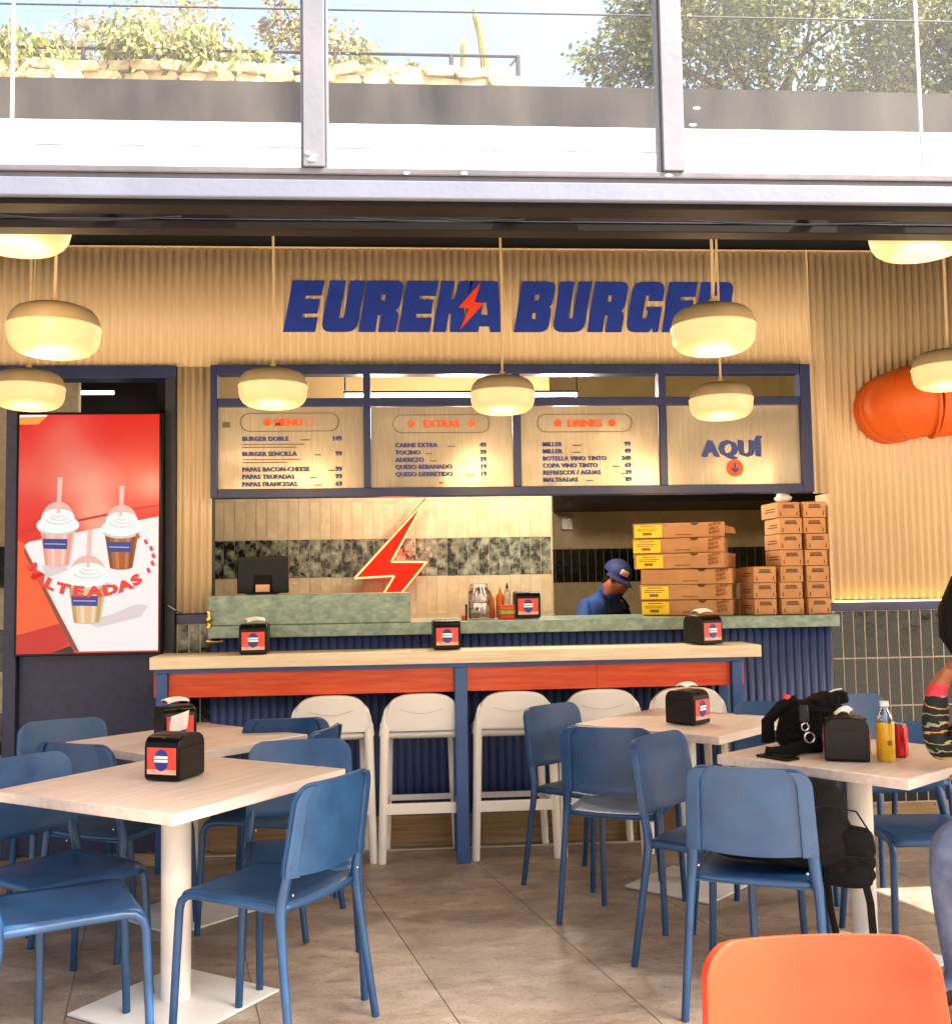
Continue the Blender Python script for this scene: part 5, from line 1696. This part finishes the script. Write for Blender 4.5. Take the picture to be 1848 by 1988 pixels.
E_ = [('pelvis', 'waist'), ('waist', 'chest'), ('chest', 'neckb'), ('neckb', 'neck'), ('neck', 'skull'), ('neck', 'jaw'), ('jaw', 'nose'), ('chest', 'sL'), ('sL', 'eL'), ('eL', 'wL'), ('wL', 'hL'), ('chest', 'sR'), ('sR', 'eR'), ('eR', 'wR'), ('wR', 'hR'),
      ('pelvis', 'hipL'), ('hipL', 'kL'), ('kL', 'aL'), ('aL', 'tL'), ('pelvis', 'hipR'), ('hipR', 'kR'), ('kR', 'aR'), ('aR', 'tR')]
for hand in 'LR':
    for k in range(4):
        E_ += [('h' + hand, 'f%s%da' % (hand, k)), ('f%s%da' % (hand, k), 'f%s%db' % (hand, k))]
    E_ += [('h' + hand, 'f%sta' % hand), ('f%sta' % hand, 'f%stb' % hand)]
def wpick(c):
    if c.z > 1.305 and c.x > 0.0:
        return 0
    if c.z < 0.9:
        return 3 if c.z < 0.08 else 2
    if c.y < -0.24 and c.z < 0.99:
        return 0
    return 1
skinned('body', J, E_, 'pelvis', wk, ['skin', 'shirt', 'apron', 'shoe'], wpick, 3)
# apron bib and straps lie on the chest
MB().grid(lambda u, v: (0.02 + 0.16 * u - 0.02 * v, -0.155 + 0.02 * (2 * u - 1) ** 2 - 0.035 * v + 0.02 * u, 0.86 + 0.345 * v), 8, 8).build('apron', 'apron', wk, solid=0.006)
MB().tube([(0.03, -0.17, 1.205), (0.015, -0.14, 1.26), (0.0, -0.08, 1.31), (0.03, -0.01, 1.325)], [(0.011, 0.004)] * 4, 6).build('apron_strap', 'apron', wk)
MB().tube([(0.155, -0.155, 1.21), (0.13, -0.13, 1.26), (0.10, -0.07, 1.30)], [(0.011, 0.004)] * 3, 6).build('apron_strap', 'apron', wk)
rotc = Euler((R(24), R(24), R(20))).to_matrix()
cp = MB()
hc = Vector((0.098, -0.108, 1.448))
nu, nv = 22, 9
o_ = len(cp.v)
for j in range(nv + 1):
    th = math.pi * 0.56 * j / nv
    for i in range(nu):
        ph = 2 * math.pi * i / nu
        p = rotc @ Vector((0.093 * math.sin(th) * math.cos(ph), 0.105 * math.sin(th) * math.sin(ph), 0.088 * math.cos(th)))
        cp.v.append(tuple(hc + p))
for j in range(nv):
    for i in range(nu):
        i2 = (i + 1) % nu
        cp.f.append((o_ + j * nu + i, o_ + (j + 1) * nu + i, o_ + (j + 1) * nu + i2, o_ + j * nu + i2))
        cp.m.append(0)
cap = cp.build('cap', 'cap', wk)
def visor(u, v):
    a = R(-150 + 120 * u)
    rr = 0.100 + 0.068 * v * math.sin(math.pi * (0.12 + 0.76 * u))
    p = rotc @ Vector((rr * 0.92 * math.cos(a), rr * math.sin(a), -0.012 - 0.014 * v - 0.012 * (2 * u - 1) ** 2 * v))
    return hc + p
MB().grid(visor, 14, 5).build('visor', 'cap', cap, solid=0.005)
def patch(u, v):
    a = R(-112 + 36 * u)
    p = rotc @ Vector((0.0975 * math.cos(a), 0.109 * math.sin(a), 0.012 + 0.038 * v))
    return hc + p * (1.0 - 0.03 * v)
MB().grid(patch, 6, 4).build('cap_patch', 'label_peach', cap, solid=0.002)
MB().ball((0.045, -0.165, 1.405), (0.013, 0.018, 0.027), 10, 7).build('ear', 'skin', wk)
MB().ball((0.045, -0.075, 1.385), (0.05, 0.055, 0.05), 12, 8).build('hair', 'hair', wk)
for dx in (0.115, 0.152):
    MB().ball((dx, -0.185, 1.405), (0.010, 0.006, 0.005), 8, 5).build('eye', 'hair', wk)
MB().ball((0.138, -0.192, 1.345), (0.018, 0.006, 0.004), 8, 5).build('mouth', 'print_rust', wk)

# seated customer at the end of the crowded table, chin on hand; mostly past the picture edge
cu = thing('person', 'seated customer in dark patterned sweater and jeans, elbow on the table', 'person', (2.185, 3.14, 0))
J = {
    'pelvis': ((0.0, -0.05, 0.53), (0.16, 0.13)),
    'waist': ((-0.01, -0.04, 0.68), (0.14, 0.11)),
    'chest': ((-0.10, -0.02, 0.90), (0.155, 0.12)),
    'neckb': ((-0.18, 0.0, 1.02), (0.08, 0.07)),
    'neck': ((-0.22, 0.01, 1.10), 0.055),
    'skull': ((-0.27, 0.02, 1.28), (0.08, 0.092)),
    'jaw': ((-0.315, 0.03, 1.19), (0.055, 0.05)),
    'nose': ((-0.375, 0.035, 1.235), 0.013),
    'sN': ((-0.13, -0.17, 0.99), 0.062), 'eN': ((-0.22, -0.20, 0.79), 0.05), 'wN': ((-0.36, -0.04, 0.775), 0.036), 'hN': ((-0.40, 0.01, 0.765), (0.038, 0.02)),
    'sF': ((-0.13, 0.17, 1.0), 0.062), 'eF': ((-0.44, 0.215, 0.80), 0.058), 'mF': ((-0.435, 0.225, 0.90), 0.050), 'wF': ((-0.425, 0.22, 1.01), 0.034), 'hF': ((-0.405, 0.195, 1.075), (0.040, 0.030)),
    'hipN': ((-0.02, -0.13, 0.52), 0.11), 'kN': ((-0.50, -0.11, 0.555), 0.075), 'aN': ((-0.46, -0.10, 0.10), 0.046), 'tN': ((-0.60, -0.1, 0.035), (0.045, 0.035)),
    'hipF': ((-0.02, 0.07, 0.52), 0.11), 'kF': ((-0.47, 0.13, 0.55), 0.075), 'aF': ((-0.44, 0.13, 0.10), 0.046), 'tF': ((-0.56, 0.13, 0.035), (0.045, 0.035)),
}
E_ = [('pelvis', 'waist'), ('waist', 'chest'), ('chest', 'neckb'), ('neckb', 'neck'), ('neck', 'skull'), ('neck', 'jaw'), ('jaw', 'nose'), ('chest', 'sN'), ('sN', 'eN'), ('eN', 'wN'), ('wN', 'hN'), ('chest', 'sF'), ('sF', 'eF'), ('eF', 'mF'), ('mF', 'wF'), ('wF', 'hF'),
      ('pelvis', 'hipN'), ('hipN', 'kN'), ('kN', 'aN'), ('aN', 'tN'), ('pelvis', 'hipF'), ('hipF', 'kF'), ('kF', 'aF'), ('aF', 'tF')]
for hand, base, d, sd, curl in (('N', (-0.40, 0.01, 0.765), Vector((-0.05, 0.05, -0.004)), Vector((0.7, 0.7, 0)), Vector((-0.01, 0.02, -0.012))), ('F', (-0.405, 0.195, 1.075), Vector((0.030, -0.05, 0.045)), Vector((-0.3, -0.9, 0.1)), Vector((0.045, -0.01, -0.012)))):
    for k in range(4):
        o = Vector(base) + sd * (0.018 * (k - 1.5))
        J['f%s%da' % (hand, k)] = (tuple(o + d * 0.75), 0.0095)
        J['f%s%db' % (hand, k)] = (tuple(o + d * (1.0 + 0.12 * (k in (1, 2))) + curl), 0.0085)
        E_ += [('h' + hand, 'f%s%da' % (hand, k)), ('f%s%da' % (hand, k), 'f%s%db' % (hand, k))]
    J['f%sta' % hand] = (tuple(Vector(base) + sd * 0.042 + d * 0.3), 0.0105)
    J['f%stb' % hand] = (tuple(Vector(base) + sd * 0.045 + d * 0.8), 0.009)
    E_ += [('h' + hand, 'f%sta' % hand), ('f%sta' % hand, 'f%stb' % hand)]
def cpick(c):
    if c.z < 0.09:
        return 3
    if c.z < 0.64 and not (c.x < -0.3 and c.z > 0.70):
        return 2
    if c.z > 1.06 and c.y < 0.15:
        return 0
    if c.x < -0.27 and c.z > 1.028 and c.y > 0.1:
        return 0
    if c.x < -0.27 and c.z > 0.99 and c.y > 0.1:
        return 4
    if c.y > -0.06 and c.y < 0.10 and c.x < -0.34:
        return 0
    return 1
skinned('body', J, E_, 'pelvis', cu, ['skin', 'sweater', 'denim', 'shoe', 'cuff'], cpick, 3)
hr = MB()
hr.ball((-0.245, 0.02, 1.315), (0.105, 0.115, 0.115), 18, 12)
hr.ball((-0.18, 0.02, 1.15), (0.085, 0.13, 0.17), 16, 10)
hr.build('hair', 'hair', cu)
# long locks hanging past the cheek
MB().tube([(-0.30, 0.10, 1.43), (-0.375, 0.13, 1.36), (-0.410, 0.14, 1.27), (-0.415, 0.14, 1.19), (-0.40, 0.13, 1.13)], [(0.02, 0.03), (0.034, 0.04), (0.034, 0.045), (0.028, 0.038), (0.012, 0.018)], 12).build('hair_lock', 'hair', cu)
for dy in (-0.015, 0.065):
    MB().ball((-0.353, dy, 1.265), (0.006, 0.012, 0.006), 8, 5).build('eye', 'hair', cu)
MB().ball((-0.366, 0.03, 1.185), (0.006, 0.02, 0.005), 8, 5).build('mouth', 'cuff', cu)
xc = copy_tree(ch0)
xc.location = (2.18, 3.12, 0)
xc.rotation_euler = (0, 0, facing(172))
xc['label'] = 'blue chair the seated customer sits on'

# ---- bags and drinks
def lump(me, amt, sc_=6.0, seed=0):
    from mathutils import noise
    off = Vector((seed, seed * 1.7, seed * 0.6))
    for v_ in me.vertices:
        c0 = v_.co.copy()
        v_.co += noise.noise_vector(c0 * sc_ + off) * amt
        # sharp folds
        f = noise.noise(Vector((c0.x * sc_ * 1.2, c0.y * sc_ * 1.2, c0.z * sc_ * 3.2)) + off)
        rdg = 1 - min(1.0, abs(f) * 5)
        d = Vector((c0.x, c0.y, 0))
        if d.length > 1e-4:
            v_.co -= d.normalized() * rdg * amt * 0.55
    return me
bg_ = thing('handbag', 'slouched black handbag with silver rings on the crowded table', 'bag', (1.535, 3.86, 0.741))
def soft_box(w, d, h, top, n=10, pw=3.0):
    """rounded soft bag: superellipse rings"""
    mb = MB()
    rings = 30
    seg = 52
    o = 0
    for j in range(rings + 1):
        t = j / rings
        prof = (1 - abs(2 * t - 1) ** 5) ** 0.35 if 0 < t < 1 else 0.0
        tw = 1 + (top - 1) * t
        for k in range(seg):
            a = 2 * math.pi * k / seg
            ca, sa = math.cos(a), math.sin(a)
            x = w / 2 * abs(ca) ** (2 / pw) * (1 if ca >= 0 else -1) * prof * tw
            y = d / 2 * abs(sa) ** (2 / pw) * (1 if sa >= 0 else -1) * prof * (1 + (top - 1) * t * 1.4 if top < 1 else 1)
            mb.v.append((x, y, h * t))
    for j in range(rings):
        for k in range(seg):
            k2 = (k + 1) % seg
            mb.f.append((j * seg + k, j * seg + k2, (j + 1) * seg + k2, (j + 1) * seg + k))
            mb.m.append(0)
    return mb
me = lump(soft_box(0.30, 0.20, 0.185, 0.72).mesh('body', 'black_cloth'), 0.016, 7, 3)
for v_ in me.vertices:
    v_.co.z = max(0.0, v_.co.z)
link('body', me, bg_, subsurf=1)
me = lump(soft_box(0.16, 0.12, 0.09, 0.8).mesh('flap', 'black_cloth'), 0.02, 9, 8)
me.transform(Matrix.Translation((0.04, -0.01, 0.125)) @ Matrix.Rotation(R(-14), 4, 'Y'))
link('flap', me, bg_, subsurf=1)
MB().tube([(-0.165, 0.03, 0.03), (-0.175, 0.0, 0.11), (-0.13, -0.02, 0.165), (-0.07, -0.02, 0.185)], [(0.026, 0.010)] * 4, 10).build('handle', 'black_strap', bg_)
MB().tube([(-0.035, -0.11, 0.05), (-0.08, -0.125, 0.035), (-0.15, -0.135, 0.018), (-0.215, -0.135, 0.012), (-0.235, -0.13, 0.016)], [(0.006, 0.024)] * 5, 8).build('strap', 'black_strap', bg_)
MB().tube([(-0.075, -0.100, 0.178), (-0.078, -0.112, 0.15), (-0.08, -0.118, 0.12)], [(0.018, 0.005)] * 3, 8).build('strap_tab', 'grey_plastic', bg_)
def torus(cen, nrm, r, rr, name, mat, parent, arc=1.0):
    n_ = Vector(nrm).normalized()
    u = n_.cross(Vector((0, 0, 1)))
    u = u.normalized() if u.length > 1e-3 else Vector((1, 0, 0))
    w = n_.cross(u)
    m_ = int(24 * arc)
    pts = [Vector(cen) + (u * math.cos(2 * math.pi * k / 24) + w * math.sin(2 * math.pi * k / 24)) * r for k in range(m_ + 1)]
    return MB().tube(pts, rr, 8, cap=arc < 1).build(name, mat, parent)
MB().tube([(-0.12, -0.085, 0.155), (-0.04, -0.105, 0.160), (0.05, -0.105, 0.150), (0.115, -0.08, 0.14)], 0.0025, 6).build('zip', 'black_strap', bg_)
MB().tube([(-0.02, -0.11, 0.16), (-0.015, -0.122, 0.09), (-0.02, -0.118, 0.01)], 0.003, 6).build('piping', 'black_strap', bg_)
torus((-0.08, -0.124, 0.103), (0, -1, 0.1), 0.013, 0.004, 'ring', 'metal', bg_)
torus((-0.065, -0.124, 0.064), (0, -1, 0.1), 0.018, 0.0045, 'ring', 'metal', bg_)
MB().ball((-0.105, -0.02, 0.198), (0.016, 0.012, 0.014), 8, 6).build('orange_tassel', 'basket_red', bg_)
me = lump(soft_box(0.10, 0.09, 0.05, 0.9).mesh('pouch', 'black_cloth'), 0.01, 12, 4)
me.transform(Matrix.Translation((0.10, 0.02, 0.165)))
link('pouch', me, bg_)
MB().tube([(0.065, 0.0, 0.212), (0.085, -0.01, 0.222), (0.11, -0.012, 0.225)], [(0.004, 0.003)] * 3, 6).build('zip_edge', 'label_white', bg_)

ph = thing('phone', 'black phone lying on the crowded table edge behind the backpack chair', 'phone', (1.335, 3.70, 0.741), R(30))
MB().box((-0.035, -0.07, 0.0), (0.035, 0.07, 0.009)).build('case', 'black_plastic', ph, bevel=0.003)
MB().box((-0.028, -0.05, 0.0092), (0.028, 0.02, 0.013)).build('wallet_flap', 'black_strap', ph, bevel=0.002)

jb = thing('juice_bottle', 'plastic bottle of yellow juice with a white cap on the crowded table', 'bottle', (1.683, 3.585, 0.741))
MB().lathe([(0.0, 0.0), (0.028, 0.0), (0.031, 0.006), (0.031, 0.125), (0.031, 0.132), (0.0, 0.132)], 24).build('juice', 'juice', jb)
MB().lathe([(0.0315, 0.1325), (0.031, 0.145), (0.026, 0.165), (0.0145, 0.182), (0.0135, 0.190)], 24).build('bottle_wall', 'clear', jb)
MB().lathe([(0.0, 0.190), (0.0155, 0.190), (0.0155, 0.207), (0.0, 0.208)], 18).build('screw_cap', 'bottle_cap', jb)
MB().box((-0.008, -0.0325, 0.058), (0.008, -0.0318, 0.074)).build('mark', 'print_olive', jb)
cn = thing('soda_can', 'red drinks can standing behind the juice bottle', 'can', (1.765, 3.655, 0.741))
MB().lathe([(0.0, 0.0), (0.024, 0.0), (0.031, 0.008), (0.031, 0.105), (0.026, 0.114), (0.0, 0.113)], 24).build('body', 'can_red', cn)
MB().lathe([(0.0265, 0.1145), (0.0275, 0.118), (0.024, 0.118), (0.023, 0.1145)], 20).build('rim', 'metal', cn)
MB().tube([(0, -0.012, 0.1165), (0, 0.010, 0.1165)], [(0.008, 0.0015)] * 2, 8).build('tab', 'metal', cn)

# backpack on the seat of the chair in front
bp_ = thing('backpack', 'soft black backpack slumped on the blue chair seat', 'backpack', (1.235, 3.42, 0.458), R(-25))
me = lump(soft_box(0.47, 0.33, 0.265, 0.86).mesh('body', 'black_cloth'), 0.022, 5, 6)
me.transform(Matrix.Translation((0.0, 0.0, 0.0)))
link('body', me, bp_, subsurf=1)
me = lump(soft_box(0.20, 0.13, 0.19, 0.8).mesh('front_pocket', 'black_cloth'), 0.016, 8, 2)
me.transform(Matrix.Translation((0.20, -0.05, -0.05)))
link('front_pocket', me, bp_, subsurf=1)
for k in range(3):
    MB().ball((0.10 + 0.016 * k, -0.10 + 0.004 * k, 0.235 - 0.010 * k), (0.006, 0.003, 0.003), 8, 5).build('white_stud', 'label_white', bp_)
MB().tube([(0.205, -0.02, 0.14), (0.225, -0.03, 0.10), (0.245, -0.04, 0.02), (0.27, -0.05, -0.10), (0.275, -0.055, -0.20), (0.25, -0.06, -0.262), (0.21, -0.06, -0.275), (0.17, -0.055, -0.235), (0.15, -0.05, -0.13), (0.14, -0.045, 0.0)], [(0.012, 0.004)] * 10, 8).build('strap', 'black_strap', bp_)
MB().tube([(0.09, -0.16, 0.20), (0.16, -0.14, 0.215), (0.24, -0.09, 0.19), (0.275, -0.04, 0.12), (0.28, -0.02, 0.03)], 0.003, 6).build('zip', 'black_strap', bp_)
MB().tube([(0.10, -0.125, 0.05), (0.19, -0.135, 0.06), (0.29, -0.10, 0.05)], 0.003, 6).build('seam', 'black_strap', bp_)
torus((0.215, -0.035, 0.115), (0.3, -1, 0), 0.013, 0.0035, 'ring', 'brass', bp_)
MB().bar((0.222, -0.038, 0.10), (0.232, -0.04, 0.06), 0.016, 0.006).build('clip', 'metal', bp_)
MB().tube([(0.19, 0.0, 0.17), (0.205, -0.02, 0.145), (0.21, -0.03, 0.13)], [(0.010, 0.004)] * 3, 6).build('strap_tab', 'black_strap', bp_)
